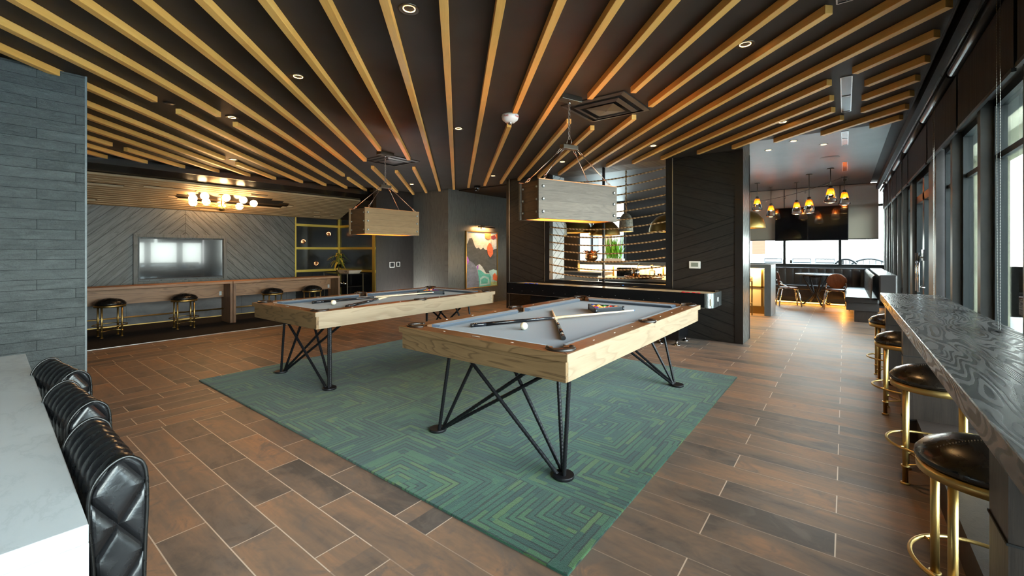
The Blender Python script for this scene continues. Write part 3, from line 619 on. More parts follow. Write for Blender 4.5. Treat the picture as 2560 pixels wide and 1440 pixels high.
# ------------------------------------------------------------------ rug and pool tables
rg = B(); rg.box(-5.27, -.90, 1.53, 5.05, 0, .014); tag(rg.build('rug', RUG, bevel=.004), 'large green patterned carpet-tile rug under the pool tables', 'rug')
def pool_table(label, cx, cy, W, L, ZT, rz, floor_z=.014):
    t = thing('pool_table', label, 'pool table', (cx, cy, floor_z), rz, 'pool tables'); Z = ZT-floor_z
    hw, hl = W/2, L/2; xi, yi = hw-.115, hl-.115; zb = Z-.036; r = .062; o = .018; o2 = .042
    # rails: six mitred pieces between the pockets, drawn for one quadrant and mirrored
    ccx, ccy = xi+o, yi+o
    dlt = math.acos(min(1, o/r)); 
    def side_poly():      # right long rail, upper half: from side pocket to corner pocket
        pts = [(hw, .0008), (hw, hl)]
        a1 = -(pi-dlt); 
        for i in range(13): a = pi/4+(a1-pi/4)*i/12; pts.append((ccx+r*cos(a), ccy+r*sin(a)))
        b0 = pi-math.acos(o2/r)
        c2 = (xi+o2, 0.)
        for i in range(9): a = b0+(0-b0)*i/8; pts.append((c2[0]+r*cos(a), c2[1]+r*sin(a)+.0008))
        return pts
    def end_poly():       # end rail at +y, full width between corner pockets
        a0 = pi/4
        a1 = (pi/2)+(pi-dlt)
        right = [(ccx+r*cos(a0+(a1-a0)*i/12), ccy+r*sin(a0+(a1-a0)*i/12)) for i in range(13)]
        pts = [(hw, hl)]+right+[(-x, y) for x, y in right[::-1]]+[(-hw, hl)]
        return pts
    sp = side_poly(); ep = end_poly()
    for sx in (1, -1):
        for sy in (1, -1): B().prism([(sx*x, sy*y) for x, y in sp], Z-.042, Z).build('rail', RAILY, t, bevel=.002, seg=1)
    for sy in (1, -1): B().prism([(x, sy*y) for x, y in ep], Z-.042, Z).build('rail', RAILX, t, bevel=.002, seg=1)
    # pale outer band of the rails, then the apron below
    for sy in (-1, 1): B().box(-hw-.004, hw+.004, sy*(hl+.002)-.004, sy*(hl+.002)+.004, Z-.042, Z-.001).build('rail_edge', OAK, t)
    for sx in (-1, 1):
        B().box(sx*(hw+.002)-.004, sx*(hw+.002)+.004, -hl-.002, 0-.001, Z-.042, Z-.001).build('rail_edge', OAKY, t)
        B().box(sx*(hw+.002)-.004, sx*(hw+.002)+.004, .001, hl+.002, Z-.042, Z-.001).build('rail_edge', OAKY, t)
    i = .012
    for sy in (-1, 1): B().box(-hw+i, hw-i, sy*(hl-i-.012)-.012, sy*(hl-i-.012)+.012, Z-.158, Z-.042).build('apron', OAK, t, bevel=.002, seg=1)
    for sx in (-1, 1): B().box(sx*(hw-i-.012)-.0122, sx*(hw-i-.012)+.0122, -hl+i+.024, hl-i-.024, Z-.158, Z-.042).build('apron', OAKY, t)
    B().box(-hw+.04, hw-.04, -hl+.04, hl-.04, Z-.13, Z-.05).build('slate_bed', BLACKMAT, t)
    B().box(-xi-.035, xi+.035, -yi-.035, yi+.035, zb-.004, zb).build('cloth', FELT, t)
    # cushions
    def cush(p, q, nx, ny):
        tx, ty = q[0]-p[0], q[1]-p[1]; l = sqrt(tx*tx+ty*ty); tx, ty = tx/l, ty/l; d = .048
        P = lambda s, off, z: (p[0]+tx*s-nx*off, p[1]+ty*s-ny*off, z)
        f = B(); e = d*.75
        f.faces([P(0,0,zb), P(0,0,Z-.001), P(e,d,Z-.009), P(e,d,Z-.016), P(e*.6,d*.55,zb), P(l,0,zb), P(l,0,Z-.001), P(l-e,d,Z-.009), P(l-e,d,Z-.016), P(l-e*.6,d*.55,zb)],
                [(0,1,2,3,4), (9,8,7,6,5), (1,6,7,2), (2,7,8,3), (3,8,9,4), (0,5,6,1), (0,4,9,5)])
        f.build('cushion', FELT, t)
    g = .085
    for sx in (-1, 1):
        for sy in (-1, 1): cush((sx*xi, sy*.062), (sx*xi, sy*(yi-g)), sx, 0)
    for sy in (-1, 1): cush((-(xi-g), sy*yi), (xi-g, sy*yi), 0, sy)
    # pockets: dark liner cup plus horseshoe iron on the rail
    for px, py, ang, sp_ in [(ccx, ccy, pi/4, 1.95), (-ccx, ccy, 3*pi/4, 1.95), (-ccx, -ccy, -3*pi/4, 1.95), (ccx, -ccy, -pi/4, 1.95), (xi+o2, 0, 0, 1.55), (-xi-o2, 0, pi, 1.55)]:
        pk = B(); n = 14; a0, a1 = ang-sp_*1.05, ang+sp_*1.05
        pk.lathe([(r*.98, zb-.05), (r*.98, Z-.003), (r*.86, Z-.006), (r*.86, zb-.05)], (px, py, 0), n, True, a0, a1)
        po = pk.build('pocket', POCKET, t)
        B().lathe([(0, zb+.0012), (r*.95, zb+.0012)], (px, py, 0), 20).build('pocket_hole', BLACKMAT, po)
        ir = B(); pts = [(px+(r+.012)*cos(a0+(a1-a0)*q/24), py+(r+.012)*sin(a0+(a1-a0)*q/24), Z+.003) for q in range(25)]
        ir.tube(pts, lambda u: .010+.005*sin(pi*u), 8); ir.build('pocket_iron', POCKET, po)
    # sights and maker plate
    f = B()
    for sy in (-1, 1):
        for k in (-1, 1): f.prism([(k*xi*.5-.012, sy*(yi+.062)), (k*xi*.5, sy*(yi+.057)), (k*xi*.5+.012, sy*(yi+.062)), (k*xi*.5, sy*(yi+.067))], Z, Z+.0012)
    for sx in (-1, 1):
        for sy in (-1, 1):
            for k in (.25, .5, .75): f.prism([(sx*(xi+.062), sy*yi*k-.012), (sx*(xi+.067), sy*yi*k), (sx*(xi+.062), sy*yi*k+.012), (sx*(xi+.057), sy*yi*k)], Z, Z+.0012)
    f.build('sight', plain('pearl_inlay', (.75,.70,.62), .3), t)
    pl = B().prism([(.045*cos(a*pi/12), -(yi+.062)+.011*sin(a*pi/12)) for a in range(24)], Z, Z+.0012).build('maker_plate', plain('dark_plate', (.03,.02,.015), .4), t)
    f = B()
    for k in range(7): f.box(-.030+k*.009, -.0245+k*.009, -(yi+.066), -(yi+.058), Z+.0012, Z+.0016)
    f.build('plate_lettering', plain('plate_letters', (.8,.78,.7), .4), pl)
    # legs: each foot plate carries four ribbed rods
    ft = Z-.158
    def rod(p, q, par):
        n = 90; pts = [Vector(p).lerp(Vector(q), k/n) for k in range(n+1)]
        B().tube(pts, [.0118+(.0018 if (k % 3) == 0 else 0) for k in range(n+1)], 10).build('rod', REBAR, par)
    fx, fy = hw-.155, hl-.225
    for sx, sy, dx, dy in [(1, -1, -1, 0), (-1, -1, 0, 1), (-1, 1, 1, 0), (1, 1, 0, -1)]:
        F = (sx*fx, sy*fy)
        leg = B().cyl(F[0], F[1], 0, .02, .064, seg=28).build('leg', REBAR, t, bevel=.004)
        fan = [(.07, -.05), (-.07, .05), (-.50, .10), (-.74, -.06)] if sx*sy < 0 and sx > 0 or sx < 0 and sy > 0 else [(-.18, -.05), (-.35, .06), (-.88, .03), (-1.02, .09)]
        for n_, (ox, oy) in enumerate(fan):
            ox, oy = ox*sx, -oy*sy; q = (max(-hw+.06, min(hw-.06, F[0]+ox)), F[1]+oy)
            rod((F[0]+.03*(1 if ox > 0 else -1)*min(1, abs(ox)*6), F[1]+oy*.32, .015), (q[0], q[1], ft), leg)
    return t, zb+floor_z, xi, yi
T1, zb1, xi1, yi1 = pool_table('oak pool table with grey blue cloth, nearer the camera', -1.845, 3.262, 1.385, 2.61, .80, radians(.0))
T2, zb2, xi2, yi2 = pool_table('oak pool table with grey blue cloth, farther left by the bench', -4.42, 3.24, 1.27, 2.56, .79, radians(1.2))
# balls, racks and cues
BALLC = {'cue': (.80,.76,.60), 'yellow': (.85,.52,.03), 'blue': (.01,.05,.45), 'red': (.62,.02,.015), 'purple': (.16,.03,.33), 'orange': (.85,.20,.02), 'green': (.01,.24,.07), 'maroon': (.33,.02,.02)}
BM = {k: ball_mat('ball_'+k, c) for k, c in BALLC.items()}
def stripe_mat(k):
    mt = M('ball_striped_'+k, BALLC[k], .08, coat=.5); x, y, z = mt.xyz(); q = x*.45+z*.7+y*.55
    mt.set('Base Color', mt.mix(q.abs().lt(.0145), (.82,.78,.66), BALLC[k])); return mt.m
SM = {k: stripe_mat(k) for k in ('orange', 'red', 'green', 'maroon', 'purple', 'yellow')}
R = .0286
ball_proto = {}
def ball(x, y, z, mat, label, group, rot=0):
    o = B().ball((0, 0, 0), R, 24).build('billiard_ball', mat, loc=(x, y, z+R), rot=(rot*.7, rot*.4, rot)); tag(o, label, 'ball', group); return o
ball(-1.855, 2.539, zb1, BM['cue'], 'cream cue ball on the nearer pool table', 'cue balls')
ball(-4.388, 2.504, zb2, BM['cue'], 'cream cue ball on the farther pool table', 'cue balls')
def rack(cx, cy, z, rz, label, cols, where, flat):
    t = thing('ball_rack', label, 'rack', (cx, cy, z), rz, 'triangle ball racks')
    a = .335; h = a*sqrt(3)/2; c = [(-a/2, -h/3), (a/2, -h/3), (0, 2*h/3)]
    for i in range(3):
        p, q = Vector((*c[i], 0)), Vector((*c[(i+1) % 3], 0)); d = (q-p).normalized()*.012
        B().bar(p+d+Vector((0,0,.028)), q-d+Vector((0,0,.028)), .013, .056).build('side', plain('rack_plastic', (.018,.022,.028), .3) if i == 0 else bpy.data.materials['rack_plastic'], t, bevel=.004)
        B().lathe([(0,0),(.013,0),(.013,.056),(0,.056)], (*c[i], 0), 16).build('corner', bpy.data.materials['rack_plastic'], t)
    k = 0; Mx = Matrix.Rotation(rz, 3, 'Z')
    for row in range(5):
        for j in range(5-row):
            if k >= len(cols): break
            st, col, nm = cols[k]; k += 1
            p = Mx @ Vector(((j-(4-row)/2)*2*R*1.005, -h/3+.0375+row*R*1.74, 0))
            ball(cx+p.x, cy+p.y, z, (SM if st else BM)[col], nm+' '+where, 'racked pool balls', k*1.3)
c15 = [(0,'blue','solid blue ball at the front left corner'),(1,'orange','orange and cream striped ball, second in the front row'),(0,'red','solid red ball in the front row middle'),(1,'maroon','maroon striped ball, fourth in the front row'),(0,'orange','solid orange ball at the front right corner'),
       (0,'purple','purple ball behind the blue one'),(0,'yellow','yellow ball in the second row'),(1,'green','green striped ball in the second row'),(1,'red','red striped ball in the second row'),
       (0,'maroon','maroon ball in the third row'),(1,'purple','purple striped ball in the third row'),(0,'green','green ball in the third row'),(1,'yellow','yellow striped ball in the fourth row'),(0,'yellow','plain yellow ball in the fourth row'),(0,'blue','blue ball at the tip')]
c15b = [(1,'green','green and cream striped ball at the front left corner'),(0,'orange','solid orange ball, second in the front row'),(1,'yellow','yellow striped ball in the front row middle'),(0,'maroon','maroon ball, fourth in the front row'),(0,'green','solid green ball at the front right corner'),
       (1,'orange','orange striped ball in the second row'),(0,'red','red ball in the second row'),(1,'red','red striped ball in the second row'),(0,'purple','purple ball in the second row'),
       (0,'yellow','yellow ball in the third row'),(1,'maroon','maroon striped ball in the third row'),(0,'blue','blue ball in the third row'),(1,'purple','purple striped ball in the fourth row'),(0,'blue','plain blue ball in the fourth row'),(0,'orange','orange ball at the tip')]
rack(-1.82, 3.757, zb1, radians(67.6), 'black triangle rack full of balls on the nearer table', c15, 'of the nearer rack', 0)
rack(-4.49, 3.985, zb2, radians(48), 'black triangle rack full of balls on the farther table', c15b, 'of the farther rack', 0)
CUEP = M('pearl_black_cue', (.012,.014,.02), .12, coat=1.).m
MAPLE = wood('pale_maple_shaft', (.78,.66,.48), (.66,.52,.34), 'z', 3., 2., .3, 8., .5)
def cue(p, q, label):
    p, q = Vector(p), Vector(q); t = thing('cue_stick', label, 'cue', p, 0, 'pool cues'); d = q-p; n = d.normalized()
    def seg(name, a, b, ra, rb, mat): B().tube([n*a, n*((a+b)/2), n*b], [ra, (ra+rb)/2, rb], 14).build(name, mat, t)
    L = d.length
    seg('bumper', 0, .02, .0150, .0155, BLACK); seg('butt_sleeve', .02, .12, .0155, .015, CUEP); seg('wrap', .12, .43, .015, .0135, BLACKGLOSS); seg('forearm', .43, .70, .0135, .0112, CUEP)
    seg('joint', .70, .725, .0112, .0112, CHROME); seg('shaft', .725, L-.03, .0112, .0065, MAPLE); seg('ferrule', L-.03, L-.01, .0065, .0064, WHITE); seg('tip', L-.01, L, .0064, .005, plain('cue_tip', (.12,.2,.35), .9) if 'cue_tip' not in bpy.data.materials else bpy.data.materials['cue_tip'])

cue((-2.231, 2.374, zb1+.0157), (-1.510, 3.763, zb1+.040), 'black and cream cue lying toward the ball rack on the nearer table')
cue((-1.435, 2.397, zb1+.0157), (-2.236, 3.519, zb1+.0075), 'dark cue lying across under the other cue on the nearer table')
cue((-4.691, 2.422, zb2+.0157), (-4.327, 3.892, zb2+.040), 'black and cream cue pointing at the rack on the farther table')
cue((-4.070, 2.464, zb2+.0157), (-4.711, 3.595, zb2+.0075), 'cue with its butt at the near right pocket of the farther table')
# ------------------------------------------------------------------ stools
def stool(label, x, y, rz, group, hs=1., top=BRLEATH):
    t = thing('bar_stool', label, 'stool', (x, y, 0), rz, group)
    L = .118; H = .555*hs
    B().lathe([(0, H+.125), (.06, H+.121), (.12, H+.106), (.17, H+.08), (.194, H+.05), (.196, H+.034), (.185, H+.022), (0, H+.02)], seg=40).build('seat', top, t)
    st = B(); pts = [(-.19+.38*k/40, 0, H+.127-(.38*abs(k/40-.5))**2*1.28+.0005) for k in range(3, 38)]
    for k in range(0, 34): 
        p = pts[k]; st.tube([(p[0]-.003, -.004, p[2]), (p[0]+.003, .004, p[2])], .0013, 5)
    st.build('stitching', plain('tan_thread', (.12,.07,.035), .8) if 'tan_thread' not in bpy.data.materials else bpy.data.materials['tan_thread'], t, rot=radians(25))
    B().lathe([(.182, H-.012), (.190, H-.012), (.192, H+.022), (.182, H+.022)], seg=40).build('seat_band', BRASS, t)
    for sx in (-1, 1):
        for sy in (-1, 1):
            lg = B().cyl(sx*L, sy*L, .006, H+.015, .0135, seg=14).build('leg', BRASS, t)
            B().lathe([(.0, 0), (.022, 0), (.023, .006), (.0135, .010)], (sx*L, sy*L, 0), 16).build('foot_glide', BRASS, lg)
            B().lathe([(.0135, .098), (.020, .098), (.020, .106), (.0135, .106)], (sx*L, sy*L, 0), 16).build('collar', BRASS, lg)
            B().tube([(sx*L, sy*L, .215*hs), (sx*.147, sy*.147, .215*hs)], .006, 8).build('ring_bracket', BRASS, lg)
    B().tube([(.207*cos(a*pi/24), .207*sin(a*pi/24), .215*hs) for a in range(48)], .0075, 8, closed=True).build('foot_ring', BRASS, t)
    for q in ((1, 1), (1, -1)): B().tube([(-L*q[0], -L*q[1], .102+.004*q[1]), (L*q[0], L*q[1], .102+.004*q[1])], .0045, 8).build('stretcher', BRASS, t)
    return t
RS = 'brass stools along the dark window counter'
s0 = stool('brass bar stool with brown leather seat nearest the camera at the window counter', .40, 2.20, radians(4), RS)
dup(s0, (.405, 3.455, 0), radians(-6), 'brass bar stool second from the camera at the window counter')
dup(s0, (.39, 4.78, 0), radians(-5), 'brass bar stool third from the camera at the window counter')
dup(s0, (.395, 6.02, 0), radians(3), 'brass bar stool at the far end of the window counter')
LS = 'brass stools at the wooden bench tables'
s1 = stool('brass stool with black seat at the left bench, nearest the brick wall', -9.13, 1.475, radians(2), LS, .86, BLEATH)
dup(s1, (-9.15, 2.44, 0), radians(-3), 'brass stool with black seat under the television, near the bench leg')
dup(s1, (-9.13, 3.90, 0), radians(2), 'brass stool with black seat at the right bench, left of the pair')
dup(s1, (-9.13, 4.72, 0), radians(0), 'brass stool with black seat at the right bench, nearest the gold niche')
# ------------------------------------------------------------------ bench tables
def bench(label, y0, y1):
    t = thing('bench_table', label, 'bar table', (-9.24, (y0+y1)/2, .004), 0, 'waterfall bench tables'); l = (y1-y0)/2; x0, x1 = -.22, .21; Z = .775
    B().box(x0, x1, -l, l, Z-.042, Z).build('top', BENCHY, t, bevel=.002, seg=1)
    for s in (-1, 1):
        B().box(x0, x1, s*(l-.0215)-.0215, s*(l-.0215)+.0215, 0, Z-.042).build('leg_panel', BENCHZ, t, bevel=.002, seg=1)
    B().box(-.14, -.11, -l+.043, l-.043, .47, Z-.045).build('apron', BENCHY, t)
    B().tube([(-.13, -l+.043, .245), (-.13, l-.043, .245)], .013, 12).build('foot_rail', BRASS, t)
    for s in (-1, 1): B().box(-.108, -.10, s*(l-.10)-.02, s*(l-.10)+.02, .50, .575).build('outlet_plate', plain('grey_outlet', (.45,.47,.47), .4) if 'grey_outlet' not in bpy.data.materials else bpy.data.materials['grey_outlet'], t)
    return t
bench('long warm oak bench table below the television', -1.2, 3.155); bench('warm oak bench table right of the television', 3.165, 5.31)
# ------------------------------------------------------------------ television and frame on the left wall
t = thing('television', 'large black television framed in grey wood on the chevron wall', 'television', (-10.2, 2.70, 0))
y0, y1, z0, z1 = -.745, .745, .72, 1.66
f = B(); fw = .062
for a in (0, 1): f.box(0, .035, (y0 if a == 0 else y1-fw), (y0+fw if a == 0 else y1), z0, z1)
f.box(0, .035, y0+fw, y1-fw, z1-fw, z1); f.box(0, .035, y0+fw, y1-fw, z0, z0+fw)
f.build('surround', wood('grey_oak_frame', (.088,.094,.09), (.025,.027,.026), 'z', 4., 1.6), t, bevel=.002, seg=1)
B().box(.004, .022, y0+fw+.012, y1-fw-.012, z0+fw+.02, z1-fw-.015).build('bezel', BLACK, t)
B().box(.022, .0235, y0+fw+.026, y1-fw-.026, z0+fw+.04, z1-fw-.03).build('screen', SCREEN, t)
# ------------------------------------------------------------------ sconces, switch panels, thermostat
for i, (sy, sz, nm) in enumerate([(5.05, 1.565, 'left one'), (5.68, 1.765, 'upper one near the gold corner post'), (5.36, 1.05, 'lower one')]):
    s = thing('disc_sconce', 'small copper disc light on the black niche wall, '+nm, 'wall light', (-10.2, sy, sz), 0, 'copper disc lights')
    B().lathe([(0, .0), (.05, 0), (.052, .014), (.044, .018), (0, .018)], seg=28).build('disc', COPPER, s, rot=(0, pi/2, 0))
    B().lathe([(.044, .0185), (.052, .0145), (.0535, .020), (.046, .022)], seg=28, a0=radians([100, 60, -60][i]), a1=radians([300, 260, 120][i])).build('glow_rim', glow('sconce_glow%d' % i, (1., .34, .10), [1.2, 2.2, .5][i]), s, rot=(0, pi/2, 0))
wm = WHITE
for (x, z, ww, hh, nm) in [(6.395, 1.015, .068, .066, 'wider framed control panel on the dark veneer wall by the gold niche'), (6.576, 1.024, .05, .056, 'smaller framed control panel right of the wider one')]:
    s = thing('wall_panel', nm, 'control panel', (-8.6, x, z), pi/2, 'framed wall panels'); b = B()
    b.box(-ww, ww, -.014, 0, hh-.012, hh); b.box(-ww, ww, -.014, 0, -hh, -hh+.012)
    for q in (-1, 1): b.box(q*(ww-.006)-.006, q*(ww-.006)+.006, -.014, 0, -hh+.012, hh-.012)
    b.build('frame', wm, s); B().box(-ww+.012, ww-.012, -.008, 0, -hh+.012, hh-.012).build('screen', BLACK, s)
s = thing('thermostat', 'white thermostat on the dark chevron wall', 'thermostat', (-1.818, 6.93, 1.13))
B().box(-.082, .082, -.024, 0, -.056, .056).build('case', WHITE, s, bevel=.006); B().box(-.052, .052, -.026, -.02, -.028, .034).build('display', plain('lcd', (.24,.27,.22), .3), s)
# ------------------------------------------------------------------ picture and its lamp
p = thing('painting', 'gold framed abstract painting on the grey veneer wall', 'painting', (-7.35, 8.21, 1.13))
hw, hh = .603, .71; b = B(); fw = .018
b.box(0, .05, -hw, -hw+fw, -hh, hh); b.box(0, .05, hw-fw, hw, -hh, hh); b.box(0, .05, -hw+fw, hw-fw, hh-fw, hh); b.box(0, .05, -hw+fw, hw-fw, -hh, -hh+fw)
b.build('frame', metal('gold_frame', (.55,.33,.10), .3), p)
def art(name, c):
    mt = M('paint_'+name, c, .6); x, y, z = mt.xyz(); n = mt.noise(mt.vec(x, y*1.5, z*3.), 4., 5., .65, .8)
    mt.set('Base Color', mt.ramp(n, [(.3, tuple(q*.75 for q in c)), (.7, tuple(min(1, q*1.25) for q in c))])); return mt.m
AM = [art('cream', (.62,.57,.50)), art('charcoal', (.075,.075,.07)), art('slate', (.19,.185,.22)), art('coral', (.75,.16,.06)), art('teal', (.13,.48,.38)), art('aqua', (.42,.62,.58)), art('violet', (.42,.14,.50)), art('maroon_p', (.20,.04,.06)), art('ivory', (.72,.70,.64)), art('grass', (.45,.55,.25))]
b = B(); lay = [0]
def shape(m, pts):
    b.mi = m; lay[0] += 1; x = .024+lay[0]*.0008; b.prism([((u-.5)*2*(hw-fw), (.5-v)*2*(hh-fw)) for u, v in pts], x-.003, x, T=lambda u, v, t: (t, u, v))
shape(0, [(0,0),(1,0),(1,1),(0,1)])
shape(1, [(0,.24),(.05,.2),(.10,.12),(.18,.11),(.22,.17),(.27,.26),(.33,.30),(.39,.28),(.46,.32),(.54,.28),(.60,.32),(.70,.33),(.82,.34),(.92,.31),(1,.30),(1,.74),(.85,.72),(.74,.76),(.64,.76),(.52,.64),(.42,.58),(.30,.62),(.18,.60),(.05,.52),(0,.5)])
shape(2, [(0,.54),(.12,.52),(.22,.56),(.30,.62),(.36,.72),(.40,.85),(.41,1),(0,1)])
shape(8, [(.40,.60),(.48,.62),(.58,.74),(.60,.80),(.44,.72)])
shape(4, [(.36,.68),(.46,.70),(.60,.77),(.78,.78),(.80,.86),(.84,1),(.41,1),(.39,.82)])
shape(5, [(.44,.84),(.55,.80),(.72,.84),(.76,.97),(.42,.98)]); shape(4, [(.47,.87),(.58,.84),(.70,.88),(.68,.95),(.46,.95)])
shape(5, [(.72,.72),(.88,.69),(1,.72),(1,1),(.78,1),(.80,.84)]); shape(3, [(.86,.80),(.93,.76),(1,.82),(1,.92),(.86,.89)]); shape(9, [(.80,.93),(1,.94),(1,1),(.78,1)])
shape(6, [(0,.46),(.04,.44),(.09,.52),(.05,.58),(0,.58)]); shape(6, [(.32,.62),(.38,.60),(.37,.68),(.34,.68)])
shape(3, [(.58,.01),(.80,0),(.78,.12),(.68,.13),(.60,.10)]); shape(7, [(.80,.06),(.92,.04),(.97,.10),(.88,.13),(.80,.11)]); shape(3, [(.95,.02),(1,.02),(1,.12),(.97,.08)])
shape(8, [(.80,.14),(.95,.13),(.98,.24),(.90,.30),(.82,.26)]); shape(3, [(.68,.24),(.74,.19),(.80,.22),(.86,.30),(.86,.40),(.77,.47),(.68,.40),(.66,.30)]); shape(0, [(.72,.14),(.78,.12),(.79,.18),(.73,.20)])
b.build('canvas', AM, p)
s = thing('picture_light', 'black bar picture light above the painting', 'picture light', (-7.35, 8.26, 1.93))
B().box(0, .02, -.06, .06, -.03, .07).build('bracket', BRONZE, s); B().tube([(.02, 0, .02), (.13, 0, .02)], .01, 8).build('arm', BRONZE, s)
B().tube([(.14, -.32, .02), (.14, .32, .02)], .016, 10).build('bar', BRONZE, s)
light('picture_lamp', 'AREA', (.13, 0, .0), 5, WARM, s, .5, rot=(0, radians(28), 0), size_y=.02)
bpy.data.objects['picture_lamp'].data.shape = 'RECTANGLE'; bpy.data.objects['picture_lamp'].data.size = .03; bpy.data.objects['picture_lamp'].data.size_y = .55
# ------------------------------------------------------------------ shuffleboard
t = thing('shuffleboard_table', 'long black shuffleboard table along the dark chevron wall', 'game table', (-3.15, 6.49, 0))
sx, sy, z0, z1 = 1.75, .31, .57, .765
for s in (-1, 1):
    B().box(-sx, sx-.10, s*(sy-.012)-.012, s*(sy-.012)+.012, z0, z1).build('side_rail', BLACKGLOSS, t, bevel=.003)
    B().box(-sx, sx-.10, s*(sy+.001)-.001, s*(sy+.001)+.001, z0-.004, z0+.004).build('edge_strip', STEEL, t)
B().box(-sx, -sx+.02, -sy, sy, z0, z1+.004).build('end_rail', BLACKGLOSS, t)
cap = B(); o = arc((sx-.10, -sy+.10), .10, -pi/2, 0, 10)+arc((sx-.10, sy-.10), .10, 0, pi/2, 10); inn = [(x-.012 if x > sx-.05 else x, y*.955) for x, y in o]
cap.prism(o+inn[::-1], z0, z1+.004); cap.build('end_cap', metal('dark_nickel', (.32,.34,.35), .28), t)
pl = B().box(sx, sx+.003, -.03, .03, .64, .70).build('end_badge', plain('badge_white', (.7,.72,.72), .4), t)
B().box(-sx+.02, sx-.015, -sy+.05, sy-.05, .70, .745).build('playfield', wood('pale_playfield', (.70,.60,.42), (.58,.47,.30), 'x', 3., 1.2, .18, 10., .6), t)
B().box(-sx+.02, sx-.02, -sy+.02, sy-.02, .60, .695).build('gutter', plain('gutter_felt', (.45,.40,.30), .9), t)
bb = B()
for i in range(16):
    x = -sx+.12+i*.222; z = .63 if i % 3 else .66; bb.lathe([(0, -.003), (.006, -.001), (.007, .0)], (0, 0, 0), 8) if False else bb.box(x-.005, x+.005, -sy-.003, -sy, z-.005, z+.005)
bb.build('bolts', STEEL, t)
for s in (-1, 1):
    x = s*(sx-.62); pd = B().box(x-.16, x+.16, -.22, .22, .07, z0).build('pedestal', BLACKGLOSS, t, bevel=.004)
    for q in (-1, 1):
        for r in (-1, 1): B().lathe([(0, 0), (.055, 0), (.055, .008), (.02, .022), (.012, .03), (.012, .08), (0, .08)], (x+r*.12, q*.2, 0), 20).build('foot', CHROME, pd)
for i in range(4):
    tag(B().lathe([(0, 0), (.027, 0), (.029, .008), (.024, .018), (.010, .02), (0, .02)], seg=18).build('puck', plain('red_puck', (.65,.02,.03), .25) if i == 0 else bpy.data.materials['red_puck'], loc=(-1.60-.07*i, 6.27+.03*(i % 2), .7475)), 'red shuffleboard puck, %s from the right end of the table' % ORD[i], 'puck', 'red pucks')
for i in range(4):
    tag(B().lathe([(0, 0), (.027, 0), (.029, .008), (.024, .018), (.010, .02), (0, .02)], seg=18).build('puck', plain('blue_puck', (.05,.07,.45), .25) if i == 0 else bpy.data.materials['blue_puck'], loc=(-4.56+.07*i, 6.30+.03*(i % 2), .7475)), 'blue shuffleboard puck, %s from the left end of the table' % ORD[i], 'puck', 'blue pucks')
tag(B().lathe([(0, -.004), (.018, -.004), (.018, .004), (0, .004)], seg=20).build('sticker', plain('blue_sticker', (.02,.22,.75), .5), loc=(-2.98, 6.922, .752), rot=(pi/2, 0, 0)), 'small round blue sticker under the rope window', 'sticker')
# ------------------------------------------------------------------ ropes in the opening
RG = 'jute ropes strung across the inner window'
for k in range(14):
    zl = .945+.143*k; zr = zl+.012
    pts = [(WX0+.005+(WX1-WX0-.01)*u/40, 6.93+.10*sin(pi*u/40)*.0, (zl+(zr-zl)*u/40)-.085*4*(u/40)*(1-u/40)) for u in range(41)]
    if zr > 2.80: pts = pts[:0]
    else:
        nm = 'lowest' if k == 0 else ('highest' if k == 12 else ORD[k])
        tag(B().tube([(p[0], 6.99-.05, p[2]) for p in pts], .0118, 8).build('rope', ROPE), 'jute rope strung across the inner window, %s counted from the sill' % nm, 'rope', RG)
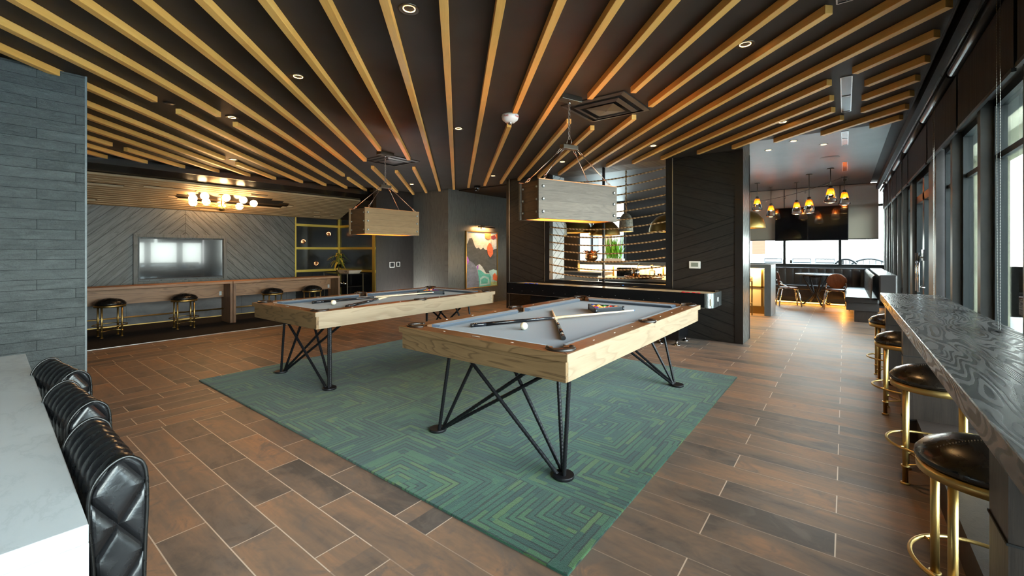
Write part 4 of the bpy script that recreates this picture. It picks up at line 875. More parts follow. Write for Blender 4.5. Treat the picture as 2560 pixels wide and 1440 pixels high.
# ------------------------------------------------------------------ wood box pendant lamps over the tables
def chain(b, p, q, n, r=.0028, sz=.016):
    p, q = Vector(p), Vector(q); d = (q-p)/n; dn = d.normalized()
    u = dn.cross(Vector((0, 1, .01))).normalized(); v = dn.cross(u)
    for i in range(n):
        c = p+d*(i+.5); s = u if i % 2 else v
        b.tube([c+dn*(d.length*.72)*cos(2*pi*k/10)+s*sz*.55*sin(2*pi*k/10) for k in range(10)], r, 5, closed=True)
def box_lamp(label, cx, cy, L, W, z0, z1, rz, long_mat, short_mat):
    t = thing('box_pendant', label, 'pendant lamp', (cx, cy, 0), rz, 'wooden box pendant lamps'); w, l = W/2, L/2; th = .022
    for s in (-1, 1):
        B().box(s*(w-th/2)-th/2, s*(w-th/2)+th/2, -l, l, z0, z1).build('long_panel', long_mat, t, bevel=.002, seg=1)
        B().box(-w+th, w-th, s*(l-.03)-th/2, s*(l-.03)+th/2, z0, z1-.004).build('end_panel', short_mat, t, bevel=.002, seg=1)
    fr = B(); fr.box(-w+th+.002, -w+th+.008, -l+.045, l-.045, z0+.004, z1-.01).box(w-th-.008, w-th-.002, -l+.045, l-.045, z0+.004, z1-.01).box(-w+th+.01, w-th-.01, -l+.045, -l+.05, z0+.004, z1-.01).box(-w+th+.01, w-th-.01, l-.05, l-.045, z0+.004, z1-.01); fr.build('liner', plain('painted_orange_glow', (.85,.33,.06), .6) if 'painted_orange_glow' not in bpy.data.materials else bpy.data.materials['painted_orange_glow'], t)  # added liner: the warm lamp glow is put into its orange colour
    ef = B()
    for s in (-1, 1):
        ef.box(s*(w-.004)-.0045, s*(w-.004)+.0045, -l, l, z1, z1+.006)
    ef.build('top_edge', COPPER_W, t)
    for s in (-1, 1):
        for q in (-1, 1):
            for k in range(3):
                z = z0+.06+(z1-z0-.12)*k/2
                B().tube([(s*w, q*(l-.045), z), (s*(w+.005), q*(l-.045), z), (s*(w+.006), q*(l-.045), z), (s*(w+.013), q*(l-.045), z)], [.013, .013, .007, .007], 10).build('bolt', BOLT, t)
                B().tube([(s*(w-.05), q*(l-.02), z), (s*(w-.05), q*(l-.008), z)], .009, 8).build('bolt', BOLT, t)
    lb = B()
    for k in (-1, 0, 1): lb.ball((0, k*l*.55, z0+.14), .035, 14)
    lb.build('bulbs', glow('box_bulb', (1., .55, .18), 5.) if 'box_bulb' not in bpy.data.materials else bpy.data.materials['box_bulb'], t)
    for k in (-1, 1): light('box_lamp_light', 'POINT', (0, k*l*.5, z0+.15), 5, (1., .48, .16), t, .04)
    zp = z1+.36; pb = B().box(-.03, .03, -.09, .09, zp-.02, zp+.02).build('yoke', BRONZE, t, bevel=.003)
    for s in (-1, 1):
        for q in (-1, 1):
            c = B(); a = Vector((s*.022, q*.08, zp-.02)); e = Vector((s*(w-.02), q*(l-.06), z1+.004)); m1 = a.lerp(e, .13); m2 = a.lerp(e, .88)
            chain(c, a, m1, 2, .003, .018); c.tube([m1, m2], .004, 6); chain(c, m2, e, 2, .003, .018); c.build('hanging_rod', BRONZE2, t)
    c = B(); c.tube([(.034*cos(k*pi/8), 0, zp+.05+.034*sin(k*pi/8)) for k in range(16)], .004, 6, closed=True); chain(c, (0, 0, zp+.08), (0, 0, ZC-.055), 14, .003, .018); c.build('chain', BRONZE2, t)
    B().box(-.05, .05, -.12, .12, ZC-.05, ZC).build('canopy', BRONZE, t, bevel=.003); B().cyl(0, 0, ZC-.075, ZC-.05, .013).build('hook', CHROME, t)
BOLT = metal('galvanised_bolt', (.42,.46,.46), .4, False); BRONZE2 = metal('dull_nickel', (.30,.28,.25), .35, False); COPPER_W = wood('cut_edge_wood', (.62,.22,.055), (.45,.15,.04), 'y', 3., 2.)
box_lamp('grey weathered wood box pendant hanging over the nearer pool table', -2.07, 3.56, .94, .316, 1.625, 1.965, radians(-20), BOXG, BOXD)
box_lamp('tan wood box pendant hanging over the farther pool table', -5.40, 3.90, .95, .40, 1.58, 1.94, radians(0), BOXT, BOXD)
# ------------------------------------------------------------------ ceiling fittings
DL = 'recessed downlights in the ceiling'
def downlight(x, y, z, label, on=True, r=.062, e=16):
    t = thing('downlight', label, 'downlight', (x, y, z), 0, DL)
    B().lathe([(.036, .0), (.058*r/.062, -.006), (r, -.004), (r, 0)], seg=28).build('trim_ring', BRONZE, t)
    B().lathe([(0, .002), (.03, .002), (.037, -.003)], seg=24).build('reflector', glow('downlight_glow', (1., .58, .20), 6.) if 'downlight_glow' not in bpy.data.materials else bpy.data.materials['downlight_glow'], t)
    if on: light('downlight_lamp', 'SPOT', (0, 0, -.02), e, WARM, t, .03, spot=radians(95), blend=.8)
for i, (x, y, nm) in enumerate([(-2.09, 1.68, 'nearest the camera at the top of the view'), (-3.64, 1.76, 'between battens left of the nearer pool table'), (-5.32, 1.85, 'at a batten cut by the brick wall'), (-7.74, 2.71, 'at a batten cut by the slatted soffit'), (-.56, 3.43, 'above the gap toward the window counter'), (-3.66, 3.68, 'between the two pool tables'), (-5.42, 6.4, 'near the dome camera'), (-7.5, 6.1, 'by the veneer wall'), (-.56, 5.75, 'between battens near the column'), (-2.11, 5.94, 'in front of the dark chevron wall'), (-3.67, 6.09, 'above the shuffleboard'), (-6.5, -.8, 'behind the brick wall')]):
    downlight(x, y, ZC, 'bronze recessed downlight '+nm)
for i, (x, y) in enumerate([(-1.02, 8.4), (-.27, 8.5), (-.63, 7.95)]): downlight(x, y, ZF, 'small recessed downlight in the taupe far ceiling, '+['left one', 'right one by the slot vents', 'unlit middle one'][i], on=i < 2, e=10)
s = thing('smoke_alarm', 'white round ceiling smoke alarm with red FIRE lettering', 'smoke alarm', (-2.86, 3.66, ZC))
B().lathe([(0, -.085), (.05, -.08), (.085, -.05), (.094, -.018), (.09, 0), (0, 0)], seg=36).build('body', WHITE, s)
B().lathe([(0, -.108), (.02, -.10), (.03, -.082), (.02, -.075)], seg=20).build('strobe', CHROME, s)
def lettering(txt, size, mat, parent, loc, rot, name='lettering', wrap=None):
    c = bpy.data.curves.new(name, 'FONT'); c.body = txt; c.size = size; c.align_x = 'CENTER'; c.align_y = 'CENTER'; c.extrude = .0006
    o = bpy.data.objects.new(name, c); COL.objects.link(o); bpy.context.view_layer.update(); me = bpy.data.meshes.new_from_object(o.evaluated_get(bpy.context.evaluated_depsgraph_get())); bpy.data.objects.remove(o); o = bpy.data.objects.new(name, me); COL.objects.link(o); me.materials.append(mat); o.parent = parent; o.location = loc; o.rotation_euler = rot; return o
REDI = plain('red_ink', (.55,.03,.02), .5)
for a in (-78, 0, 180): lettering('FIRE', .032, REDI, s, (.0945*cos(radians(a)), .0945*sin(radians(a)), -.030), (pi/2-.25, 0, radians(a+90)))
s = thing('dome_camera', 'small black dome security camera on the ceiling', 'camera', (-6.57, 7.2, ZC)); B().lathe([(0, 0), (.075, 0), (.075, -.03), (.07, -.05), (0, -.05)], seg=28).build('housing', BLACK, s); B().lathe([(.062, -.05), (.058, -.085), (.038, -.11), (0, -.12)], seg=28).build('dome', SCREEN, s)
def diffuser(cx, cy, hx, label):
    t = thing('air_diffuser', label, 'air vent', (cx, cy, ZC), 0, 'square ceiling air diffusers'); m = plain('dark_diffuser', (.035,.031,.028), .4) if 'dark_diffuser' not in bpy.data.materials else bpy.data.materials['dark_diffuser']
    def ring(a, b, za, zb_): 
        f = B(); f.faces([(-a,-a,za),(a,-a,za),(a,a,za),(-a,a,za),(-b,-b,zb_),(b,-b,zb_),(b,b,zb_),(-b,b,zb_)], [(0,1,5,4),(1,2,6,5),(2,3,7,6),(3,0,4,7)]); return f
    f = ring(hx, hx*.86, -.012, -.020); f.faces([(-hx,-hx,0),(hx,-hx,0),(hx,hx,0),(-hx,hx,0),(-hx,-hx,-.012),(hx,-hx,-.012),(hx,hx,-.012),(-hx,hx,-.012)], [(0,1,5,4),(1,2,6,5),(2,3,7,6),(3,0,4,7)]); f.build('frame', m, t)
    B().box(-hx*.86, hx*.86, -hx*.86, hx*.86, -.004, -.001).build('throat', BLACKMAT, t)
    ring(hx*.72, hx*.58, -.022, -.034).build('vane', m, t); ring(hx*.44, hx*.02, -.030, -.040).build('centre_plate', m, t)
    return t
diffuser(-1.93, 4.06, .335, 'square dark ceiling air diffuser above the nearer pool table'); diffuser(-5.80, 4.30, .32, 'square dark ceiling air diffuser above the farther pool table')
for i, (x, y0, y1, z) in enumerate([(.0, 2.72, 3.2, ZC), (.01, 4.58, 5.72, ZC), (.0, 7.75, 8.75, ZF), (.0, 10.4, 11.6, ZF), (0, 12.4, 13.2, ZF)]):
    t = thing('slot_vent', 'black slot vent in the ceiling, %s along the window side' % ['nearest the camera', 'second from the camera', 'third from the camera', 'fourth from the camera', 'farthest'][i], 'slot vent', (x, (y0+y1)/2, z), 0, 'slot vents'); l = (y1-y0)/2
    f = B()
    for q in (-1, 1): f.box(q*.038-.004, q*.038+.004, -l, l, -.006, 0); f.box(-.038, .038, q*l-.004, q*l+.004, -.006, 0)
    f.box(-.038, .038, -.006, .006, -.007, 0); f.build('frame', STEEL, t)
    B().box(-.036, .036, -l, l, -.002, -.0005).build('slot', plain('vent_dark', (.012,.013,.015), .25) if i == 0 else bpy.data.materials['vent_dark'], t)
t = thing('ceiling_speaker', 'round flat speaker grille in the taupe far ceiling', 'speaker', (-.22, 9.75, ZF)); B().lathe([(0, -.006), (.14, -.006), (.15, 0)], seg=32).build('grille', CEILFAR, t)
# chandelier
t = thing('chandelier', 'brass chandelier with nine glowing globes in the slatted soffit', 'chandelier', (-9.62, 3.165, 0)); zh = 2.17
B().lathe([(0, -.05), (.03, -.045), (.06, -.015), (.065, .01), (.05, .035), (.02, .05), (0, .05)], (0, 0, zh), 24).build('hub', BRASS, t)
B().tube([(0, 0, zh+.04), (0, 0, 2.56)], .011, 10).build('stem', BRASS, t); B().lathe([(0, 0), (.06, 0), (.055, .02), (0, .02)], (0, 0, 2.42), 20).build('canopy', BRASS, t)
GLOBE = glow('opal_globe', (1., .62, .28), 9.)
for i, (gx, gy, gz) in enumerate([(.12, -.50, 2.315), (.30, -.37, 2.355), (-.12, -.43, 2.26), (-.02, -.25, 2.285), (.33, -.03, 2.355), (-.30, .10, 2.255), (.28, .28, 2.345), (-.10, .35, 2.25), (.12, .53, 2.31)]):
    a = B().tube([(0, 0, zh), (gx*.5, gy*.5, zh+.02+(gz-zh)*.3), (gx*.93, gy*.93, gz-.075)], .007, 8).build('arm', BRASS, t)
    B().ball((gx, gy, gz), .068, 22).build('globe', GLOBE, a)
    B().tube([(gx+.0695*cos(k*pi/14), gy+.0695*sin(k*pi/14), gz+.012*cos(k*pi/14+i)) for k in range(28)], .0032, 5, closed=True).build('band', BRONZE, a)
light('chandelier_light', 'POINT', (0, 0, 2.34), 22, (1., .50, .18), t, .3)
# sprinklers at batten cuts
for (x, y, nm) in [(-5.30, 1.29, 'at the batten cut nearest the brick wall')]:
    tag(B().lathe([(0, -.004), (.045, -.006), (.05, 0)], seg=24).build('sprinkler_plate', BLACK, loc=(x, y, ZC)), 'flat black sprinkler cover '+nm, 'sprinkler')
# ------------------------------------------------------------------ cart with plant in the niche
t = thing('bar_cart', 'slim bronze two-shelf cart in the gold niche', 'cart', (-9.42, 5.62, .004)); f = B(); hx, hy = .50, .20
for sx in (-1, 1):
    for sy in (-1, 1): f.box(sx*hx-.009, sx*hx+.009, sy*hy-.009, sy*hy+.009, .0, .82)
f.build('posts', BRONZE, t)
for z in (.81, .52, .20):
    f = B(); f.box(-hx, hx, -hy, hy, z, z+.008)
    for q in (-1, 1): f.box(-hx, hx, q*hy-.008, q*hy+.008, z-.012, z+.008)
    f.build('shelf', BLACKGLOSS, t)
t = thing('tray', 'grey wooden serving tray on top of the cart', 'tray', (-9.12, 5.60, .826)); f = B()
f.hexa([(-.19,-.13,0),(.19,-.13,0),(.19,.13,0),(-.19,.13,0),(-.25,-.17,.075),(.25,-.17,.075),(.25,.17,.075),(-.25,.17,.075)]); f.build('body', mk_concrete('driftwood', (.33,.28,.22), .8, 14.), t)
B().tube([(.10, -.165, .03), (.10, -.185, .06), (.18, -.185, .06), (.18, -.165, .03)], .006, 6).build('handle', BLACK, t)
LEAFG = mk_leaf('tropical_leaf', (.05,.13,.015), (.20,.24,.03)); LEAFY = mk_leaf('yellow_leaf', (.42,.27,.02), (.55,.36,.05))
def leaf(b, base, ang, length, lift, width, droop):
    d = Vector((cos(ang), sin(ang), 0)); s = Vector((-sin(ang), cos(ang), 0)); n = 7; L = []; R_ = []
    for i in range(n+1):
        u = i/n; c = Vector(base)+d*length*u+Vector((0, 0, lift*u-droop*u*u)); w_ = width*sin(pi*(u*.86+.10))
        L.append(c+s*w_+Vector((0, 0, .01*w_))); R_.append(c-s*w_)
    vs = L+R_; b.faces(vs, [(i, i+1, n+2+i, n+1+i) for i in range(n)])
t = thing('potted_plant', 'yellow and green leafy plant in a glass vase on the cart', 'plant', (-9.62, 5.62, .826)); b = B(); b2 = B(); rnd = random.Random(5)
for k in range(34):
    z = .20+.22*rnd.random(); (b if k % 3 else b2).mi = 0; leaf(b if k % 3 else b2, (0, 0, z), rnd.random()*6.28, .16+.14*rnd.random(), .10+.14*rnd.random(), .016+.014*(k % 3 == 0), .12+.2*rnd.random())
for k in range(6): b.tube([(0, 0, .02), (.03*cos(k), .03*sin(k), .42)], .004, 5)
b.build('leaves', LEAFG, t, smooth=True); b2.build('yellow_leaves', LEAFY, t, smooth=True)
B().lathe([(0, 0), (.05, 0), (.06, .1), (.05, .2), (.047, .2), (.056, .1), (.046, .006), (0, .006)], seg=20).build('vase', CLEAR, t)
for i in range(2): tag(B().lathe([(0, 0), (.042, 0), (.044, .09), (.040, .09), (.039, .004), (0, .004)], seg=20).build('metal_cup', CHROME, loc=(-9.36+.13*i, 5.55, .534)), 'shiny metal cup on the middle shelf of the cart, %s' % ('left' if i == 0 else 'right'), 'cup', 'cups on the cart')
t = thing('bottle', 'green glass bottle on the bottom shelf of the cart', 'bottle', (-9.42, 5.52, .214)); B().lathe([(0, 0), (.03, 0), (.03, .10), (.012, .15), (.012, .19), (0, .19)], seg=16).build('body', M('green_glass', (.02,.22,.06), .1).m, t); B().lathe([(0, .19), (.014, .19), (.014, .215), (0, .215)], seg=12).build('cap', WHITE, t)
tag(B().lathe([(.10, 0), (.15, .06), (.145, .062), (.09, .006), (0, .006), (0, 0)], seg=20).build('basket', mk_concrete('woven_straw', (.36,.26,.13), .9, 40.), loc=(-9.2, 5.6, .214)), 'low woven basket on the bottom shelf of the cart', 'basket')
# ------------------------------------------------------------------ window counter on the right
t = thing('window_counter', 'long dark oak counter along the windows', 'counter', (.52, 3.6, 0)); x0, x1, ya, yb = -.225, .235, -3.9, 2.40
B().box(x0, x1, ya, yb, .825, .90).build('top', BARTOP, t, bevel=.003, seg=1)
def leg_panel(y0, y1):
    o = B().box(x0+.03, x1-.03, y0, y1, 0, .825).build('leg_panel', BARW, t)
    for z in (.155, .60): B().box(x0+.026, x1-.026, y0-.004, y1+.004, z, z+.006).build('joint', BLACKMAT, o)
leg_panel(-1.98, -1.80); leg_panel(.49, .60); leg_panel(2.1, 2.3)
B().box(x0+.10, x1-.06, -3.8, 2.3, 0, .17).build('plinth', BARW, t)
# ------------------------------------------------------------------ roller shades with bead chains
bays = [(YS[i]+.01, YS[i+1]-.01) for i in range(len(YS)-1)]
XS = .715
sh = [(-1.36, .57, 'at the camera end of the counter'), (.60, 3.46, 'nearest in view over the counter'), (3.50, 4.98, 'second along the counter'), (5.03, 6.60, 'over the far end of the counter'), (6.66, 8.45, 'above the glazed door'), (8.5, 10.2, 'just past the glazed door'), (10.25, 12.0, 'second past the glazed door'), (12.05, 13.75, 'in the far corner')]
for y0, y1, nm in sh:
    s = thing('roller_shade', 'brown roller shade on the window wall, '+nm, 'shade', (XS, (y0+y1)/2, 0), 0, 'brown roller shades'); l = (y1-y0)/2
    B().tube([(-.02, -l, 2.80), (-.02, l, 2.80)], .033, 14).build('roller', BLACK, s)
    B().box(.008, .0105, -l+.015, l-.015, 2.335, 2.81).build('fabric', SHADE, s)
    B().box(.0, .02, -l+.015, l-.015, 2.315, 2.338).build('hem_bar', BLACK, s)
B().box(.60, .66, -4., 13.8, 2.86, 2.97).build('trim_9', CEIL, kind='structure'); B().box(.655, .665, -4., 13.8, 2.845, 2.86).build('trim_10', STEEL, kind='structure')
CG = 'bead chains of the roller shades'
BEAD = metal('bead_steel', (.30,.30,.28), .4, False)
for i, (y, x, zl, nm) in enumerate([(3.47, .66, .90, 'nearest the camera at the counter'), (5.62, .66, .86, 'beyond the second pier'), (8.48, .66, .80, 'beside the glazed door'), (10.22, .66, .84, 'left of the booth end'), (11.2, .66, .84, 'second above the booth'), (12.02, .66, .86, 'third above the booth')]):
    b = B(); n = 120
    if i < 2:
        pa = [(x, y-.035, 2.78+(zl-2.78)*u/n) for u in range(n+1)]; pb = [(x, y+.035-.03*(u/n)**3, 2.78+(zl-2.78)*u/n) for u in range(n+1)]
        for q in (pa, pb):
            q = [Vector(p_) for p_ in q]
            fine = []
            for a_, c_ in zip(q, q[1:]): fine += [a_, a_.lerp(c_, .5)]
            b.tube([p_ for p_ in fine], [.0021 if k % 2 else .0007 for k in range(len(fine))], 6)
    else:
        b.tube([(x, y-.035, 2.78), (x, y-.03, 1.6), (x, y-.005, zl)], .0028, 6); b.tube([(x, y+.035, 2.78), (x, y+.03, 1.6), (x, y+.005, zl)], .0028, 6)
    o = b.build('bead_chain', BEAD); tag(o, 'steel bead chain loop of a roller shade, '+nm, 'chain', CG)
    B().box(x-.012, x+.012, y-.02, y+.02, zl-.05, zl).build('chain_tensioner', CLEAR if i < 1 else CHROME, o)
# ------------------------------------------------------------------ quartz table and tufted chairs at the left front
t = thing('quartz_table', 'white quartz waterfall table at the lower left corner', 'table', (-1.27, .172, 0), radians(-1.6))
B().box(-2.40, 0, -1.25, 0, .72, .76).build('top', QUARTZ, t, bevel=.0025, seg=2)
B().box(-.04, 0, -1.25, 0, 0, .72).build('waterfall_end', QUARTZ, t)
B().box(-2.40, -2.36, -1.25, 0, 0, .72).build('waterfall_end', QUARTZ, t)
QL = mk_leather('black_tufted_leather', (.0075,.0075,.0085), .26, bs=.3)
def quilt():
    mt = M('black_quilted_leather', (.010,.010,.011), .24, spec=.7); x, y, z = mt.xyz()
    u = (y*.9+z*.6)/.10; v = (y*.9-z*.6)/.10; fu = (u.fract()-.5).abs()*2.; fv = (v.fract()-.5).abs()*2.
    m = fu.max(fv); h = 1.-(m*m*m*m*m*m); st = m.gt(.955)*(((u+v)*42.).sin().gt(-.2)); n = mt.noise(mt.vec(x, y, z), 18., 4., .6, .8)
    mt.bump(h*1.2+n*.10-st*.2, .9, .014); mt.set('Roughness', mt.ramp(n, [(.3, .18), (.7, .34)])); return mt.m
QUILT = quilt()
def tufted_chair(label, x, y, rz):
    t = thing('tufted_chair', label, 'chair', (x, y, 0), rz, 'black tufted leather chairs at the quartz table'); w = .20; nch = 7
    # back: channels run over the top from front to rear
    prof = []                                  # (y, z) loop of the back cross-section
    Zt = .825
    kn = [(-.034, .36), (-.042, .58), (-.050, .70), (-.046, .765), (-.022, .807), (.008, Zt), (.032, Zt-.008), (.052, Zt-.04), (.056, .70), (.052, .58), (.048, .36)]
    for a_ in range(len(kn)-1):                # smooth the outline
        p0, p1, p2, p3 = kn[max(a_-1, 0)], kn[a_], kn[a_+1], kn[min(a_+2, len(kn)-1)]
        for f in (0, .25, .5, .75): prof.append(tuple(.5*(2*p1[q]+(p2[q]-p0[q])*f+(2*p0[q]-5*p1[q]+4*p2[q]-p3[q])*f*f+(3*p1[q]-p0[q]-3*p2[q]+p3[q])*f**3) for q in (0, 1)))
    prof.append(kn[-1])
    def P(u, v):
        k = v*(len(prof)-1); i = min(int(k), len(prof)-2); f = k-i; yy = prof[i][0]*(1-f)+prof[i+1][0]*f; zz = prof[i][1]*(1-f)+prof[i+1][1]*f
        xx = -w+2*w*u; ch = abs(sin(pi*nch*u)); e = (1-ch)**2*.011
        cy_, cz = .005, .60; dx, dz = yy-cy_, zz-cz; l = sqrt(dx*dx+dz*dz) or 1; wr = .0008*sin(v*46+u*17)*ch
        return (xx, yy-dx/l*(e+wr), zz-dz/l*(e+wr))
    B().grid(P, nch*10+1, 81).build('back', QL, t)
    for s in (-1, 1):
        loop = [(s*w, yy, zz) for yy, zz in prof]
        B().prism([(yy, zz) for yy, zz in prof], s*w-.012*s, s*(w+.008), T=lambda a, b_, c_: (c_, a, b_)).build('side_panel', QUILT, t, bevel=.012, seg=3)
        B().tube([(s*(w+.004), yy*1.03, zz+.001) for yy, zz in prof], .0042, 8).build('piping', BLEATH, t)
    B().box(-w-.008, w+.008, -.46, .03, .30, .44).build('seat', QUILT, t, bevel=.03, seg=3)
    # lower back shell reaches the seat
    B().box(-w, w, -.034, .05, .18, .43).build('back_base', QUILT, t, bevel=.015)
    for sx in (-1, 1):
        for yy in (-.42, .05): B().cyl(sx*.17, yy, 0, .31, .014, .018, 12).build('leg', BLACK, t)
    return t
c0 = tufted_chair('black tufted leather chair nearest the camera at the quartz table', -1.625, .243, 0)
dup(c0, (-2.235, .262, 0), radians(3), 'black tufted leather chair in the middle of the quartz table side')
dup(c0, (-2.81, .283, 0), radians(6), 'black tufted leather chair farthest along the quartz table')
# ------------------------------------------------------------------ far lounge: island bar
t = thing('island_bar', 'dark concrete island bar with glowing front beyond the column', 'bar', (-3.6, 10.55, 0))
B().box(-2.45, 2.40, -.32, .42, .985, 1.06).build('top', CONC, t, bevel=.003); B().box(2.28, 2.40, -.32, .42, 0, .985).build('end_panel', CONC, t, bevel=.003)
B().box(-2.45, -2.33, -.32, .42, 0, .985).build('end_panel', CONC, t)
B().box(-2.33, 2.28, 0, .03, .16, .985).build('front_panel', plain('cream_panel', (.72,.66,.52), .5), t); B().box(-2.33, 2.28, -.01, .03, 0, .16).build('toe_kick', BRASSD, t)
f = B(); f.box(-2.33, 2.28, -.012, 0, .56, .585)
for x in (-1.2, .1, 1.35, 2.2): f.box(x-.02, x+.02, -.012, 0, .16, .985)
f.build('brass_trim', BRASSD, t)
B().box(-2.3, 2.26, -.10, -.07, .972, .984).build('led_strip', glow('led_warm', (1., .55, .15), 10.), t)
light('bar_led', 'AREA', (0, -.12, .965), 45, (1., .55, .16), t, 4.4, rot=(radians(30), 0, 0), size_y=.04)
t = thing('leather_bar_stool', 'brass framed stool with dark leather seat at the island bar by the column', 'stool', (-1.72, 10.02, 0))
B().box(-.2, .2, -.2, .2, .70, .82).build('seat', BLEATH, t, bevel=.04, seg=3); B().box(-.2, .2, -.2, -.14, .80, 1.0).build('backrest', BLEATH, t, bevel=.02)
for sx in (-1, 1):
    for sy in (-1, 1): B().bar((sx*.18, sy*.18, 0), (sx*.18, sy*.18, .72), .025, .025).build('leg', BRASSD, t)
f = B(); f.bar((-.18, -.18, .26), (.18, -.18, .26), .02, .02); f.bar((.18, -.18, .26), (.18, .18, .26), .02, .02); f.bar((-.18, .18, .26), (-.18, -.18, .26), .02, .02); f.build('foot_rail', BRASSD, t)
# booth
t = thing('booth_seat', 'L-shaped dark leather booth with channel tufted back under the far windows', 'booth', (0, 13.95, 0))
B().box(-2.3, .70, -.70, -.02, .16, .36).build('base', BARW, t); B().box(-2.3, .05, -.74, -.12, .36, .47).build('seat_cushion', GREYLEATH, t, bevel=.03, seg=3)
def chan(u0, u1, n, f): 
    def P(u, v):
        ch = abs(sin(pi*n*u)); zz = .45+.46*v; dp = .14-.03*v+.012*(v > .97)*-3; return f(u0+(u1-u0)*u, dp+.02*ch**.5, zz)
    return B().grid(P, n*8+1, 12)
chan(-2.3, .66, 17, lambda a, d, z: (a, -.02-d, z)).build('back_cushion', GREYLEATH, t)
B().box(-2.3, .70, -.14, -.0, .44, .905).build('back_frame', GREYLEATH, t, bevel=.02); B().box(.48, .72, -3.95, -.05, .44, .92).build('side_frame', GREYLEATH, t, bevel=.02)
B().box(.02, .50, -3.55, -.70, .22, .36).build('side_base', GREYLEATH, t); B().box(.0, .50, -3.58, -.72, .36, .47).build('side_cushion', GREYLEATH, t, bevel=.03, seg=3)
chan(-3.85, -.16, 18, lambda a, d, z: (.52-d-.02*(z-.45), a, z)).build('side_back', GREYLEATH, t); B().box(.14, .48, -3.5, -.8, 0, .22).build('plinth', BARW, t)
light('booth_led', 'AREA', (-.75, -.76, .12), 5, (1., .45, .08), t, 2.8, rot=(radians(-25), 0, 0), size_y=.03); light('booth_led_side', 'AREA', (-.02, -2.2, .2), 4, (1., .45, .08), t, .03, rot=(0, radians(25), 0), size_y=2.6)
B().box(-2.2, .0, -.735, -.725, .02, .045).build('led_strip', glow('booth_glow', (1., .42, .06), 3.), t)
# round table with cast base
t = thing('cafe_table', 'blue grey topped round table with black cast base in front of the booth', 'table', (-.58, 13.05, 0))
B().lathe([(0, .755), (.42, .755), (.43, .765), (.43, .78), (.42, .785), (0, .785)], seg=40).build('top', plain('blue_grey_top', (.32,.40,.46), .12), t)
for k in range(4):
    a = k*pi/2+.5; pts = [(.03, .70), (.18, .74), (.28, .72), (.26, .66), (.20, .56), (.10, .36), (.05, .30), (.10, .20), (.20, .10), (.27, .03), (.32, .03), (.32, .07)]
    B().tube([(r_*cos(a), r_*sin(a), z) for r_, z in pts], .02, 8).build('leg', plain('cast_iron', (.012,.012,.013), .4) if k == 0 else bpy.data.materials['cast_iron'], t)
WALN = wood('red_walnut', (.24,.075,.03), (.12,.035,.015), 'z', 4., 2., .3)
def cafe_chair(label, x, y, rz):
    t = thing('cafe_chair', label, 'chair', (x, y, 0), rz, 'walnut and steel cafe chairs')
    B().prism([(.20*cos(a*pi/16), .19*sin(a*pi/16)) for a in range(32)], .445, .46).build('seat', WALN, t, bevel=.005)
    def P(u, v):
        a = 2*pi*u; r_ = v; xx = .19*r_*cos(a); zz = .66+.17*r_*sin(a); return (xx, -.21-.12*(zz-.5)+.25*xx*xx, zz)
    bk = B(); bk.grid(P, 32, 8, cu=True); o = bk.build('backrest', WALN, t); md = o.modifiers.new('thick', 'SOLIDIFY'); md.thickness = .012
    for s in (-1, 1):
        for q in (-1, 1): B().tube([(s*.10, q*.10, .43), (s*.17, q*.17, .40), (s*.215, q*.215, .15), (s*.23, q*.23, 0)], lambda u: .022-.008*u, 8).build('leg', CHROME, t)
        B().tube([(s*.17, .02, .44), (s*.19, -.14, .52), (s*.17, -.22, .62)], .012, 8).build('back_support', CHROME, t)
    B().lathe([(.10, .42), (.17, .425), (.17, .444), (.10, .444)], seg=24).build('seat_frame', CHROME, t)
    return t
ca = cafe_chair('walnut and steel chair left of the round table, turned sideways', -1.10, 12.55, radians(-75)); dup(ca, (-.17, 12.45, 0), radians(5), 'walnut and steel chair with its round back toward us')
# far television
t = thing('television', 'black television mounted across the far windows', 'television', (-.73, 13.88, 2.07)); B().box(-.80, .80, -.03, .03, -.45, .45).build('case', BLACK, t, bevel=.005); B().box(-.785, .785, -.034, -.028, -.435, .435).build('screen', SCREEN, t)
FS = M('beige_mesh_shade', (.30,.26,.20), .8, trans=0.).m
nt = FS.node_tree; mx = nt.nodes.new('ShaderNodeMixShader'); tp = nt.nodes.new('ShaderNodeBsdfTransparent'); mx.inputs[0].default_value = .965
nt.links.new(tp.outputs[0], mx.inputs[1]); nt.links.new(nt.nodes['Principled BSDF'].outputs[0], mx.inputs[2]); nt.links.new(mx.outputs[0], nt.nodes['Material Output'].inputs[0])
for i, (x0, x1) in enumerate([(-2.35, -1.33), (-1.31, -.11), (-.09, .66)]):
    s = thing('roller_shade', 'beige see-through roller shade on the far windows, %s' % ['left one beside the island bar', 'middle one behind the television', 'right one in the corner'][i], 'shade', ((x0+x1)/2, 13.93, 0), 0, 'beige roller shades'); l = (x1-x0)/2
    B().box(-l, l, -.002, .0, 1.66, 3.03).build('fabric', FS, s); B().box(-l, l, -.012, .01, 1.635, 1.66).build('hem_bar', BLACK, s)
